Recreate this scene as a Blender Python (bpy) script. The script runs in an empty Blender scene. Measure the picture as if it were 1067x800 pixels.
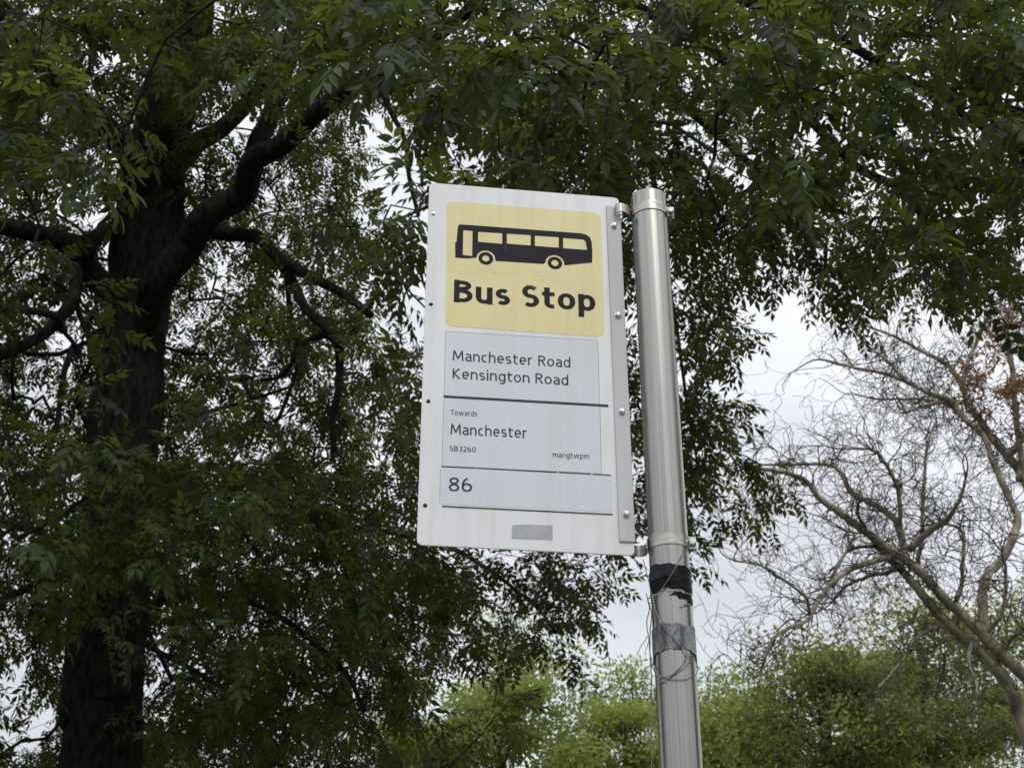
import bpy, math, random
import numpy as np
from mathutils import Vector, Matrix

R = math.radians
random.seed(7)
rng = np.random.default_rng(11)
scene = bpy.context.scene

# ------------------------------------------------------------------ camera
CAM_Z = 1.55
PITCH = 0.5001
FPX = 1459.0                       # focal length in pixels of the 1067 px wide photograph
cam_data = bpy.data.cameras.new("camera")
cam_data.sensor_width = 36.0
cam_data.lens = FPX / 1067.0 * 36.0
cam_data.clip_start = 0.05
cam_data.clip_end = 2000.0
cam_data.dof.use_dof = True
cam_data.dof.focus_distance = 2.85
cam_data.dof.aperture_fstop = 15.0
cam = bpy.data.objects.new("camera", cam_data)
scene.collection.objects.link(cam)
cam.location = (0, 0, CAM_Z)
cam.rotation_euler = (math.pi / 2 + PITCH, 0, 0)
scene.camera = cam

# ------------------------------------------------------------------ sky, sun, exposure
SUN_ELEV, SUN_AZ = R(50), R(161)   # azimuth clockwise from +Y: behind the camera, a little to its right
world = bpy.data.worlds.new("World")
scene.world = world
world.use_nodes = True
wn, wl = world.node_tree.nodes, world.node_tree.links
wn.clear()
w_out = wn.new("ShaderNodeOutputWorld")
w_bg = wn.new("ShaderNodeBackground")
w_bg.inputs["Strength"].default_value = 0.1
w_sky = wn.new("ShaderNodeTexSky")
w_sky.sky_type = 'NISHITA'
w_sky.sun_disc = False
w_sky.sun_elevation = SUN_ELEV
w_sky.sun_rotation = SUN_AZ
w_tc = wn.new("ShaderNodeTexCoord")
w_sep = wn.new("ShaderNodeSeparateXYZ")
wl.new(w_tc.outputs["Generated"], w_sep.inputs[0])
# overcast cloud deck: luminance rises from horizon to zenith like a standard overcast sky
w_ramp = wn.new("ShaderNodeMapRange")
w_ramp.inputs["From Min"].default_value = 0.0
w_ramp.inputs["From Max"].default_value = 1.0
w_ramp.inputs["To Min"].default_value = 4.9
w_ramp.inputs["To Max"].default_value = 13.8
wl.new(w_sep.outputs["Z"], w_ramp.inputs["Value"])
w_noise = wn.new("ShaderNodeTexNoise")
w_noise.inputs["Scale"].default_value = 3.2
w_noise.inputs["Detail"].default_value = 5.0
w_noise.inputs["Roughness"].default_value = 0.55
w_map = wn.new("ShaderNodeMapping")
w_map.inputs["Scale"].default_value = (1, 1, 2.2)
wl.new(w_tc.outputs["Generated"], w_map.inputs["Vector"])
wl.new(w_map.outputs[0], w_noise.inputs["Vector"])
w_nr = wn.new("ShaderNodeMapRange")
w_nr.inputs["From Min"].default_value = 0.3
w_nr.inputs["From Max"].default_value = 0.7
w_nr.inputs["To Min"].default_value = 0.80
w_nr.inputs["To Max"].default_value = 1.2
wl.new(w_noise.outputs["Fac"], w_nr.inputs["Value"])
w_mul = wn.new("ShaderNodeMath"); w_mul.operation = 'MULTIPLY'
wl.new(w_ramp.outputs[0], w_mul.inputs[0]); wl.new(w_nr.outputs[0], w_mul.inputs[1])
w_col = wn.new("ShaderNodeVectorMath"); w_col.operation = 'SCALE'
w_col.inputs[0].default_value = (0.955, 0.985, 1.045)
wl.new(w_mul.outputs[0], w_col.inputs["Scale"])
w_mix = wn.new("ShaderNodeMix"); w_mix.data_type = 'RGBA'
w_mix.inputs["Factor"].default_value = 0.93
wl.new(w_sky.outputs[0], w_mix.inputs["A"])
wl.new(w_col.outputs[0], w_mix.inputs["B"])
wl.new(w_mix.outputs["Result"], w_bg.inputs["Color"])
wl.new(w_bg.outputs[0], w_out.inputs["Surface"])

sun_data = bpy.data.lights.new("sun", 'SUN')
sun_data.energy = .9
sun_data.angle = R(26)
sun_data.color = (1.0, 0.965, 0.91)
sun = bpy.data.objects.new("sun", sun_data)
scene.collection.objects.link(sun)
sdir = Vector((math.sin(SUN_AZ) * math.cos(SUN_ELEV), math.cos(SUN_AZ) * math.cos(SUN_ELEV), math.sin(SUN_ELEV)))
sun.rotation_euler = sdir.to_track_quat('Z', 'Y').to_euler()
sun.location = (0, -10, 30)

scene.view_settings.view_transform = 'Standard'
scene.view_settings.look = 'None'
scene.view_settings.exposure = 0.2
scene.view_settings.gamma = 1.0
scene.view_settings.use_curve_mapping = False
scene.render.engine = 'CYCLES'
scene.cycles.max_bounces = 6
scene.cycles.diffuse_bounces = 3
scene.cycles.glossy_bounces = 3
scene.cycles.transmission_bounces = 4
scene.cycles.use_denoising = True

# ------------------------------------------------------------------ pixels to points
CO = np.array([0, 0, CAM_Z])
cp_, sp_ = math.cos(PITCH), math.sin(PITCH)
FWD = np.array([0, cp_, sp_]); UPV = np.array([0, -sp_, cp_]); RGT = np.array([1.0, 0, 0])

def ray(px, py):
    return FWD + RGT * ((px - 533.5) / FPX) + UPV * ((400.0 - py) / FPX)

def at_y(px, py, y):
    d = ray(px, py); return CO + d * (y / d[1])

def project(P):
    q = P - CO
    d = q @ FWD
    return np.stack([533.5 + FPX * (q @ RGT) / d, 400 - FPX * (q @ UPV) / d], -1), d

# ------------------------------------------------------------------ helpers
COL = scene.collection

def thing(name, loc, label, cat, group=None):
    o = bpy.data.objects.new(name, None)
    COL.objects.link(o)
    o.location = loc
    o.empty_display_size = 0.1
    o["label"] = label; o["category"] = cat
    if group: o["group"] = group
    return o

def root_loc(o):
    v = Vector((0, 0, 0))
    while o is not None:
        v += o.location; o = o.parent
    return np.array(v)

def mesh_obj(name, verts, faces, mat, parent=None, smooth=False, kind=None, label=None):
    verts = np.asarray(verts, float)
    me = bpy.data.meshes.new(name)
    if parent is not None:
        verts = verts - root_loc(parent)
    me.from_pydata([tuple(v) for v in verts], [], [tuple(int(i) for i in f) for f in faces])
    me.update()
    me.materials.append(mat)
    if smooth:
        me.polygons.foreach_set("use_smooth", [True] * len(me.polygons))
    o = bpy.data.objects.new(name, me)
    COL.objects.link(o)
    o.parent = parent
    if kind: o["kind"] = kind
    if label: o["label"] = label
    return o

def big_mesh(name, verts, loops, counts, mat, parent=None, kind=None, smooth=False, tint=None):
    """numpy arrays straight into a mesh; counts = corners of each face"""
    if parent is not None:
        verts = verts - root_loc(parent)
    me = bpy.data.meshes.new(name)
    me.vertices.add(len(verts)); me.vertices.foreach_set("co", verts.astype(np.float32).ravel())
    me.loops.add(len(loops)); me.loops.foreach_set("vertex_index", loops.astype(np.int32))
    starts = np.concatenate([[0], np.cumsum(counts)[:-1]]).astype(np.int32)
    me.polygons.add(len(counts)); me.polygons.foreach_set("loop_start", starts)
    if smooth:
        me.polygons.foreach_set("use_smooth", np.ones(len(counts), bool))
    me.update(calc_edges=True)
    if tint is not None:
        a = me.attributes.new("tint", 'FLOAT', 'POINT'); a.data.foreach_set("value", tint.astype(np.float32))
    me.materials.append(mat)
    o = bpy.data.objects.new(name, me); COL.objects.link(o); o.parent = parent
    if kind: o["kind"] = kind
    return o

def catmull(pts, n):
    pts = np.asarray(pts, float)
    P = np.vstack([2 * pts[0] - pts[1], pts, 2 * pts[-1] - pts[-2]])
    out = []
    for i in range(1, len(P) - 2):
        for t in np.linspace(0, 1, n, endpoint=False):
            a, b, c, d = P[i - 1:i + 3]
            out.append(.5 * ((2 * b) + (c - a) * t + (2 * a - 5 * b + 4 * c - d) * t * t + (3 * b - a - 3 * c + d) * t ** 3))
    out.append(P[-2])
    return np.array(out)

def tube(pts, radii, sides=8, bump=0.0, cap=True, seed=0):
    pts = np.asarray(pts, float); radii = np.broadcast_to(np.asarray(radii, float), (len(pts),))
    T = np.gradient(pts, axis=0); T /= np.linalg.norm(T, axis=1)[:, None] + 1e-12
    n = np.cross(T[0], [0.31, 0.2, 0.93]); n /= np.linalg.norm(n)
    V = []; F = []
    r_ = np.random.default_rng(seed)
    prof = 1 + bump * r_.standard_normal(sides)
    for i, p in enumerate(pts):
        n = n - T[i] * (n @ T[i]); n /= np.linalg.norm(n); b = np.cross(T[i], n)
        if bump: prof = .82 * prof + .18 * (1 + bump * 2.4 * r_.standard_normal(sides))
        for k in range(sides):
            a = 2 * math.pi * k / sides
            V.append(p + (n * math.cos(a) + b * math.sin(a)) * radii[i] * (prof[k] if bump else 1))
    for i in range(len(pts) - 1):
        for k in range(sides):
            k2 = (k + 1) % sides
            F.append((i * sides + k, i * sides + k2, (i + 1) * sides + k2, (i + 1) * sides + k))
    if cap:
        F.append(tuple(range(sides))[::-1]); F.append(tuple((len(pts) - 1) * sides + k for k in range(sides)))
    return V, F

def join(*vf):
    V = []; F = []
    for v, f in vf:
        o = len(V); V += list(v); F += [tuple(i + o for i in q) for q in f]
    return V, F

def segments_mesh(P0, P1, r0, r1, sides):
    """thin tapered sticks, one per segment, vectorised"""
    d = P1 - P0; L = np.linalg.norm(d, axis=1)[:, None] + 1e-9; d = d / L
    ref = np.where(np.abs(d[:, 2:3]) > .9, np.array([[1.0, 0, 0]]), np.array([[0, 0, 1.0]]))
    a = np.cross(d, ref); a /= np.linalg.norm(a, axis=1)[:, None]; b = np.cross(d, a)
    ang = 2 * math.pi * np.arange(sides) / sides
    ring = a[:, None] * np.cos(ang)[None, :, None] + b[:, None] * np.sin(ang)[None, :, None]
    V = np.concatenate([P0[:, None] + ring * r0[:, None, None], P1[:, None] + ring * r1[:, None, None]], 1)
    k = np.arange(sides); k2 = (k + 1) % sides
    f = np.stack([k, k2, k2 + sides, k + sides], 1)
    F = f[None] + (np.arange(len(P0)) * 2 * sides)[:, None, None]
    return V.reshape(-1, 3), F.reshape(-1), np.full(len(P0) * sides, 4)

# ------------------------------------------------------------------ materials
def new_mat(name):
    m = bpy.data.materials.new(name); m.use_nodes = True
    return m, m.node_tree.nodes, m.node_tree.links, m.node_tree.nodes["Principled BSDF"]

def noise_mat(name, c1, c2, scale=8, rough=.8, bump=0.0, stretch=(1, 1, 1), detail=6, metallic=0.0, spec=0.5,
              bscale=None, lo=.35, hi=.65):
    m, n, l, b = new_mat(name)
    tc = n.new("ShaderNodeTexCoord"); mp = n.new("ShaderNodeMapping"); mp.inputs["Scale"].default_value = stretch
    l.new(tc.outputs["Object"], mp.inputs["Vector"])
    t = n.new("ShaderNodeTexNoise"); t.inputs["Scale"].default_value = scale; t.inputs["Detail"].default_value = detail
    l.new(mp.outputs[0], t.inputs["Vector"])
    r = n.new("ShaderNodeValToRGB")
    r.color_ramp.elements[0].position = lo; r.color_ramp.elements[0].color = (*c1, 1)
    r.color_ramp.elements[1].position = hi; r.color_ramp.elements[1].color = (*c2, 1)
    l.new(t.outputs["Fac"], r.inputs["Fac"]); l.new(r.outputs["Color"], b.inputs["Base Color"])
    b.inputs["Roughness"].default_value = rough; b.inputs["Metallic"].default_value = metallic
    b.inputs["Specular IOR Level"].default_value = spec
    if bump:
        bn = n.new("ShaderNodeBump"); bn.inputs["Strength"].default_value = bump; bn.inputs["Distance"].default_value = .02
        src = t
        if bscale:
            src = n.new("ShaderNodeTexNoise"); src.inputs["Scale"].default_value = bscale
            src.inputs["Detail"].default_value = 6; l.new(mp.outputs[0], src.inputs["Vector"])
        l.new(src.outputs["Fac"], bn.inputs["Height"]); l.new(bn.outputs[0], b.inputs["Normal"])
    return m

def leaf_mat(name, base, trans, mixf=.4, rough=.42, var=.35):
    m, n, l, b = new_mat(name)
    at = n.new("ShaderNodeAttribute"); at.attribute_name = "tint"
    oi = n.new("ShaderNodeObjectInfo")
    add = n.new("ShaderNodeMath"); add.operation = 'ADD'
    l.new(at.outputs["Fac"], add.inputs[0]); l.new(oi.outputs["Random"], add.inputs[1])
    fr = n.new("ShaderNodeMath"); fr.operation = 'FRACT'; l.new(add.outputs[0], fr.inputs[0])
    def varied(c):
        r = n.new("ShaderNodeValToRGB")
        a = [x * (1 - var) for x in c]; z = [c[0] * (1 + var * 1.25), c[1] * (1 + var), c[2] * (1 + var * .8)]
        r.color_ramp.elements[0].color = (*a, 1); r.color_ramp.elements[1].color = (*z, 1)
        l.new(fr.outputs[0], r.inputs["Fac"]); return r.outputs["Color"]
    l.new(varied(base), b.inputs["Base Color"])
    b.inputs["Roughness"].default_value = rough; b.inputs["Specular IOR Level"].default_value = .2
    tr = n.new("ShaderNodeBsdfTranslucent"); l.new(varied(trans), tr.inputs["Color"])
    mx = n.new("ShaderNodeMixShader"); mx.inputs[0].default_value = mixf
    l.new(b.outputs[0], mx.inputs[1]); l.new(tr.outputs[0], mx.inputs[2])
    l.new(mx.outputs[0], n["Material Output"].inputs["Surface"])
    return m

M = {}
M["sign_white"] = noise_mat("sign_white", (.70, .71, .715), (.77, .775, .775), 6, .38, 0, (1, 1, .5), lo=.25, hi=.75)
def grimy(mat, col, amount):
    """rain streaks and specks of dirt over an existing painted material"""
    n, l = mat.node_tree.nodes, mat.node_tree.links; b = n["Principled BSDF"]
    src = b.inputs["Base Color"].links[0].from_socket
    tc = n.new("ShaderNodeTexCoord")
    def lay(scale, stretch, lo, hi, amt):
        mp = n.new("ShaderNodeMapping"); mp.inputs["Scale"].default_value = stretch; l.new(tc.outputs["Object"], mp.inputs["Vector"])
        t = n.new("ShaderNodeTexNoise"); t.inputs["Scale"].default_value = scale; t.inputs["Detail"].default_value = 8; l.new(mp.outputs[0], t.inputs["Vector"])
        m = n.new("ShaderNodeMapRange"); m.inputs["From Min"].default_value = lo; m.inputs["From Max"].default_value = hi
        m.inputs["To Max"].default_value = amt; l.new(t.outputs["Fac"], m.inputs["Value"]); return m.outputs[0]
    for f in (lay(38, (1, 1, .07), .5, .78, amount), lay(210, (1, 1, 1), .66, .76, amount * 1.6), lay(9, (1, 1, .5), .5, .8, amount * .8)):
        mx = n.new("ShaderNodeMix"); mx.data_type = 'RGBA'; l.new(f, mx.inputs["Factor"]); l.new(src, mx.inputs["A"])
        mx.inputs["B"].default_value = (*col, 1); src = mx.outputs["Result"]
    l.new(src, b.inputs["Base Color"])
grimy(M["sign_white"], (.36, .36, .30), .28)
M["yellow"] = noise_mat("sign_yellow", (.68, .605, .275), (.74, .665, .33), 7, .4, 0, (1, 1, .6), lo=.2, hi=.8)
M["ink"] = noise_mat("sign_ink", (.010, .009, .014), (.017, .015, .021), 40, .5, spec=.12)
M["text"] = noise_mat("label_ink", (.03, .029, .034), (.05, .048, .055), 60, .5, spec=.2)
M["paper"] = noise_mat("label_paper", (.60, .63, .67), (.65, .68, .715), 5, .45, 0, (1, 1, .7), lo=.2, hi=.8)
grimy(M["yellow"], (.5, .44, .24), .3)
grimy(M["paper"], (.42, .43, .42), .2)
M["seam"] = noise_mat("label_seam", (.16, .16, .17), (.3, .3, .31), 80, .6)
M["strip"] = noise_mat("aluminium_strip", (.44, .45, .45), (.52, .53, .53), 10, .55, 0, (1, 1, .3), metallic=.1, spec=.3)
M["zinc"] = noise_mat("zinc_bolt", (.5, .51, .52), (.75, .76, .77), 90, .28, metallic=.9)
M["dark_hole"] = noise_mat("drilled_hole", (.008, .008, .008), (.02, .02, .02), 50, .8)
M["grey_tape"] = noise_mat("grey_tape", (.36, .37, .38), (.43, .44, .45), 30, .55, .15)
M["worn"] = noise_mat("worn_print", (.40, .36, .2), (.72, .65, .33), 140, .6)
M["band"] = noise_mat("steel_band", (.36, .345, .31), (.52, .50, .455), 35, .3, .06, (1, 1, 3), metallic=.9)
M["black_tape"] = noise_mat("black_tape", (.004, .004, .005), (.010, .010, .012), 40, .5, .3, (1, 1, 2), spec=.1)
M["silver_tape"] = noise_mat("silver_tape", (.09, .095, .10), (.25, .26, .265), 26, .34, .9, (2.2, 2.2, .7), metallic=.3)
M["wire"] = noise_mat("galvanised_wire", (.14, .13, .115), (.27, .26, .235), 60, .55, metallic=.4)
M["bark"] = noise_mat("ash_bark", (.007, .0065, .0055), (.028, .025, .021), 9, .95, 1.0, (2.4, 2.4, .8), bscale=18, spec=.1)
M["twig"] = noise_mat("ash_twig", (.016, .015, .011), (.04, .036, .028), 20, .9, spec=.1)
M["willow_bark"] = noise_mat("willow_bark", (.13, .112, .085), (.44, .385, .295), 5, .9, .8, (1, 1, .45), bscale=16, spec=.2)
M["willow_twig"] = noise_mat("willow_twig", (.05, .043, .034), (.16, .14, .11), 7, .85, spec=.2)
M["far_bough"] = noise_mat("grey_bark", (.04, .035, .028), (.11, .1, .08), 6, .9, .5, spec=.2)
M["leaf"] = leaf_mat("ash_leaf", (.032, .050, .022), (.180, .230, .030), .29, .5, .5)
M["brown_leaf"] = leaf_mat("dead_leaf", (.25, .125, .05), (.32, .155, .05), .38, .7)
M["far_leaf"] = leaf_mat("lime_leaf", (.20, .26, .09), (.39, .48, .115), .48, .6, .38)
M["far_leaf_dark"] = leaf_mat("dark_leaf", (.165, .20, .075), (.32, .38, .095), .46, .55, .4)
M["far_leaf_fir"] = leaf_mat("fir_needle", (.035, .055, .03), (.05, .07, .03), .2, .6, .3)
M["grass"] = noise_mat("verge_grass", (.045, .07, .02), (.09, .12, .04), 3, .9, .4)
M["paving"] = noise_mat("paving", (.2, .195, .185), (.3, .295, .28), 2.5, .85, .2, bscale=60)
M["asphalt"] = noise_mat("asphalt", (.04, .04, .042), (.065, .065, .066), 4, .85, .4, bscale=120)
M["kerb"] = noise_mat("kerb_stone", (.24, .235, .22), (.34, .33, .31), 5, .85, .2, bscale=50)

# brushed stainless steel: fine vertical brushing, long streaks, smudges
def steel():
    m, n, l, b = new_mat("brushed_steel")
    tc = n.new("ShaderNodeTexCoord")
    def nz(scale, stretch, detail):
        mp = n.new("ShaderNodeMapping"); mp.inputs["Scale"].default_value = stretch
        l.new(tc.outputs["Object"], mp.inputs["Vector"])
        t = n.new("ShaderNodeTexNoise"); t.inputs["Scale"].default_value = scale; t.inputs["Detail"].default_value = detail
        l.new(mp.outputs[0], t.inputs["Vector"]); return t.outputs["Fac"]
    streak = nz(330, (1, 1, .004), 3); blot = nz(9, (1, 1, .7), 6)
    r = n.new("ShaderNodeValToRGB")
    r.color_ramp.elements[0].position = .3; r.color_ramp.elements[0].color = (.30, .287, .266, 1)
    r.color_ramp.elements[1].position = .7; r.color_ramp.elements[1].color = (.43, .415, .39, 1)
    l.new(streak, r.inputs["Fac"]); l.new(r.outputs["Color"], b.inputs["Base Color"])
    b.inputs["Metallic"].default_value = 1.0
    mr = n.new("ShaderNodeMapRange"); mr.inputs["To Min"].default_value = .20; mr.inputs["To Max"].default_value = .36
    l.new(blot, mr.inputs["Value"]); l.new(mr.outputs[0], b.inputs["Roughness"])
    bp = n.new("ShaderNodeBump"); bp.inputs["Strength"].default_value = .06; bp.inputs["Distance"].default_value = .001
    l.new(streak, bp.inputs["Height"]); l.new(bp.outputs[0], b.inputs["Normal"])
    return m
M["steel"] = steel()

# ------------------------------------------------------------------ ground, road, pavement
def sheet(name, x0, x1, y0, y1, z, mat):
    o = mesh_obj(name, [(x0, y0, z), (x1, y0, z), (x1, y1, z), (x0, y1, z)], [(0, 1, 2, 3)], mat, kind="structure")
    return o
def box_vf(x0, x1, y0, y1, z0, z1):
    V = [(x, y, z) for z in (z0, z1) for y in (y0, y1) for x in (x0, x1)]
    return V, [(0, 2, 3, 1), (4, 5, 7, 6), (0, 1, 5, 4), (2, 6, 7, 3), (0, 4, 6, 2), (1, 3, 7, 5)]
sheet("ground", -900, 900, -900, 900, 0.0, M["grass"])
V, F = box_vf(-60, 60, -1.2, 3.4, .004, .104); mesh_obj("pavement", V, F, M["paving"], kind="structure")
V, F = box_vf(-60, 60, -1.36, -1.205, .004, .112); mesh_obj("kerb", V, F, M["kerb"], kind="structure")
sheet("road", -60, 60, -8.5, -1.365, .006, M["asphalt"])

# ------------------------------------------------------------------ the sign
SA = .1336; SW, SH = .4147, .8343
S0 = np.array([-.1777, 2.4349, .9894 + CAM_Z])
SU = np.array([math.cos(SA), math.sin(SA), 0]); SV = np.array([0, 0, 1.0]); SN = np.array([math.sin(SA), -math.cos(SA), 0])
TH = .004                                                     # plate thickness; front face at n = 0

def uv(px, py):
    d = ray(px, py); t = ((S0 - CO) @ SN) / (d @ SN); q = CO + d * t - S0
    return np.array([q @ SU, q @ SV])
def z1(x, y): return uv(430 + x / 4.212, 180 + y / 4.212)
def z2(x, y): return uv(430 + x / 3.2, 340 + y / 3.2)
def sp(u, v, n=0.0): return S0 + SU * u + SV * v + SN * n

def rounded(pts, r, seg=5):
    pts = [np.asarray(p, float) for p in pts]; out = []
    rs = r if hasattr(r, '__len__') else [r] * len(pts)
    for i, p in enumerate(pts):
        a, b = pts[i - 1], pts[(i + 1) % len(pts)]
        if rs[i] <= 0: out.append(p); continue
        da = (a - p) / np.linalg.norm(a - p); db = (b - p) / np.linalg.norm(b - p)
        for t in np.linspace(0, 1, seg + 1):
            q0 = p + da * rs[i]; q1 = p + db * rs[i]
            out.append((1 - t) ** 2 * q0 + 2 * t * (1 - t) * p + t * t * q1)
    return out

def prism(pts, n0, n1):
    k = len(pts)
    V = [sp(*p, n0) for p in pts] + [sp(*p, n1) for p in pts]
    F = [tuple(range(k))[::-1], tuple(range(k, 2 * k))] + [(i, (i + 1) % k, k + (i + 1) % k, k + i) for i in range(k)]
    return V, F

def disc(c, r, n0, n1, seg=20, dome=0.0):
    ring = [(c[0] + r * math.cos(2 * math.pi * i / seg), c[1] + r * math.sin(2 * math.pi * i / seg)) for i in range(seg)]
    V, F = prism(ring, n0, n1)
    if dome:
        ring2 = [sp(c[0] + r * .6 * math.cos(2 * math.pi * i / seg), c[1] + r * .6 * math.sin(2 * math.pi * i / seg), n1 + dome * .75) for i in range(seg)]
        F.pop(1); o = len(V); V = V + ring2 + [sp(c[0], c[1], n1 + dome)]
        for i in range(seg):
            j = (i + 1) % seg
            F += [(seg + i, seg + j, o + j, o + i), (o + i, o + j, o + seg)]
    return V, F

sign = thing("bus_stop_sign", tuple(sp(SW / 2, 0)), "white bus stop sign with yellow panel clamped to the steel pole", "bus sign")
V, F = prism(rounded([(0, 0), (SW, 0), (SW, SH), (0, SH)], .012), -TH, 0)
panel = mesh_obj("panel", V, F, M["sign_white"], sign)
mod = panel.modifiers.new("bevel", 'BEVEL'); mod.width = .0008; mod.segments = 2; mod.limit_method = 'ANGLE'

L1, L2, L3 = .0004, .0008, .0012
yel = mesh_obj("yellow_panel", *prism(rounded([z1(143, 672), z1(843, 722), z1(825, 178), z1(150, 125)], .017), .0001, L1), M["yellow"], sign)

# --- bus pictogram
def arch_pts(c, r, a0, a1, seg=10):
    return [np.array([c[0] + r * math.cos(a), c[1] + r * math.sin(a)]) for a in np.linspace(a0, a1, seg)]
pxm = np.linalg.norm(z1(421, 300) - z1(321, 300)) / 100
w1c, w2c = z1(321, 377), z1(624, 397)
ro, rd, rh = 41 * pxm, 32 * pxm, 15.5 * pxm
body = []
body += rounded([z1(193, 374), z1(187, 374)], 0) + [z1(186, 308), z1(192, 304), z1(198, 240), z1(201, 231), z1(208, 228)]
body += [z1(300, 234), z1(500, 249), z1(738, 267)] + [z1(762, 273), z1(778, 286), z1(785, 305)] + [z1(788, 345), z1(788, 395), z1(668, 407)]
body += arch_pts(w2c, ro, -.12, math.pi - .02)
body += [z1(575, 401), z1(368, 388)]
body += arch_pts(w1c, ro, -.12, math.pi - .02)
body += [z1(240, 377)]
holes = [rounded([z1(222, 253), z1(263, 256), z1(261, 366), z1(220, 362)], .0022, 3),
         rounded([z1(287, 260), z1(393, 267), z1(393, 313), z1(287, 304)], .0022, 3),
         rounded([z1(413, 268), z1(518, 275), z1(518, 320), z1(413, 312)], .0022, 3),
         rounded([z1(536, 277), z1(641, 284), z1(641, 330), z1(536, 322)], .0022, 3),
         rounded([z1(660, 287), z1(757, 295), z1(766, 340), z1(660, 332)], [.0022, .0075, .002, .0022], 4)]
import bmesh
def filled(outer, inner, n):
    """flat printed shape with openings, triangulated"""
    bm = bmesh.new(); ed = []
    for loop in [outer] + inner:
        vs = [bm.verts.new((p[0], p[1], 0)) for p in loop]
        ed += [bm.edges.new((vs[i], vs[(i + 1) % len(vs)])) for i in range(len(vs))]
    bmesh.ops.triangle_fill(bm, use_beauty=True, use_dissolve=False, edges=ed, normal=(0, 0, 1))
    bm.verts.index_update()
    V = [sp(v.co.x, v.co.y, n) for v in bm.verts]
    F = [[v.index for v in f.verts] for f in bm.faces]
    bm.free(); return V, F
def ring_vf(c, ra, rb, n, seg=28):
    V = []; F = []
    for i in range(seg):
        a = 2 * math.pi * i / seg
        V += [sp(c[0] + ra * math.cos(a), c[1] + ra * math.sin(a), n), sp(c[0] + rb * math.cos(a), c[1] + rb * math.sin(a), n)]
        j = (i + 1) % seg; F.append((2 * i, 2 * j, 2 * j + 1, 2 * i + 1))
    return V, F
mesh_obj("bus_body", *filled(body, holes, L2), M["ink"], yel)
for c in (w1c, w2c):
    mesh_obj("bus_wheel", *ring_vf(c, rd, rh, L2), M["ink"], yel)

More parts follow.
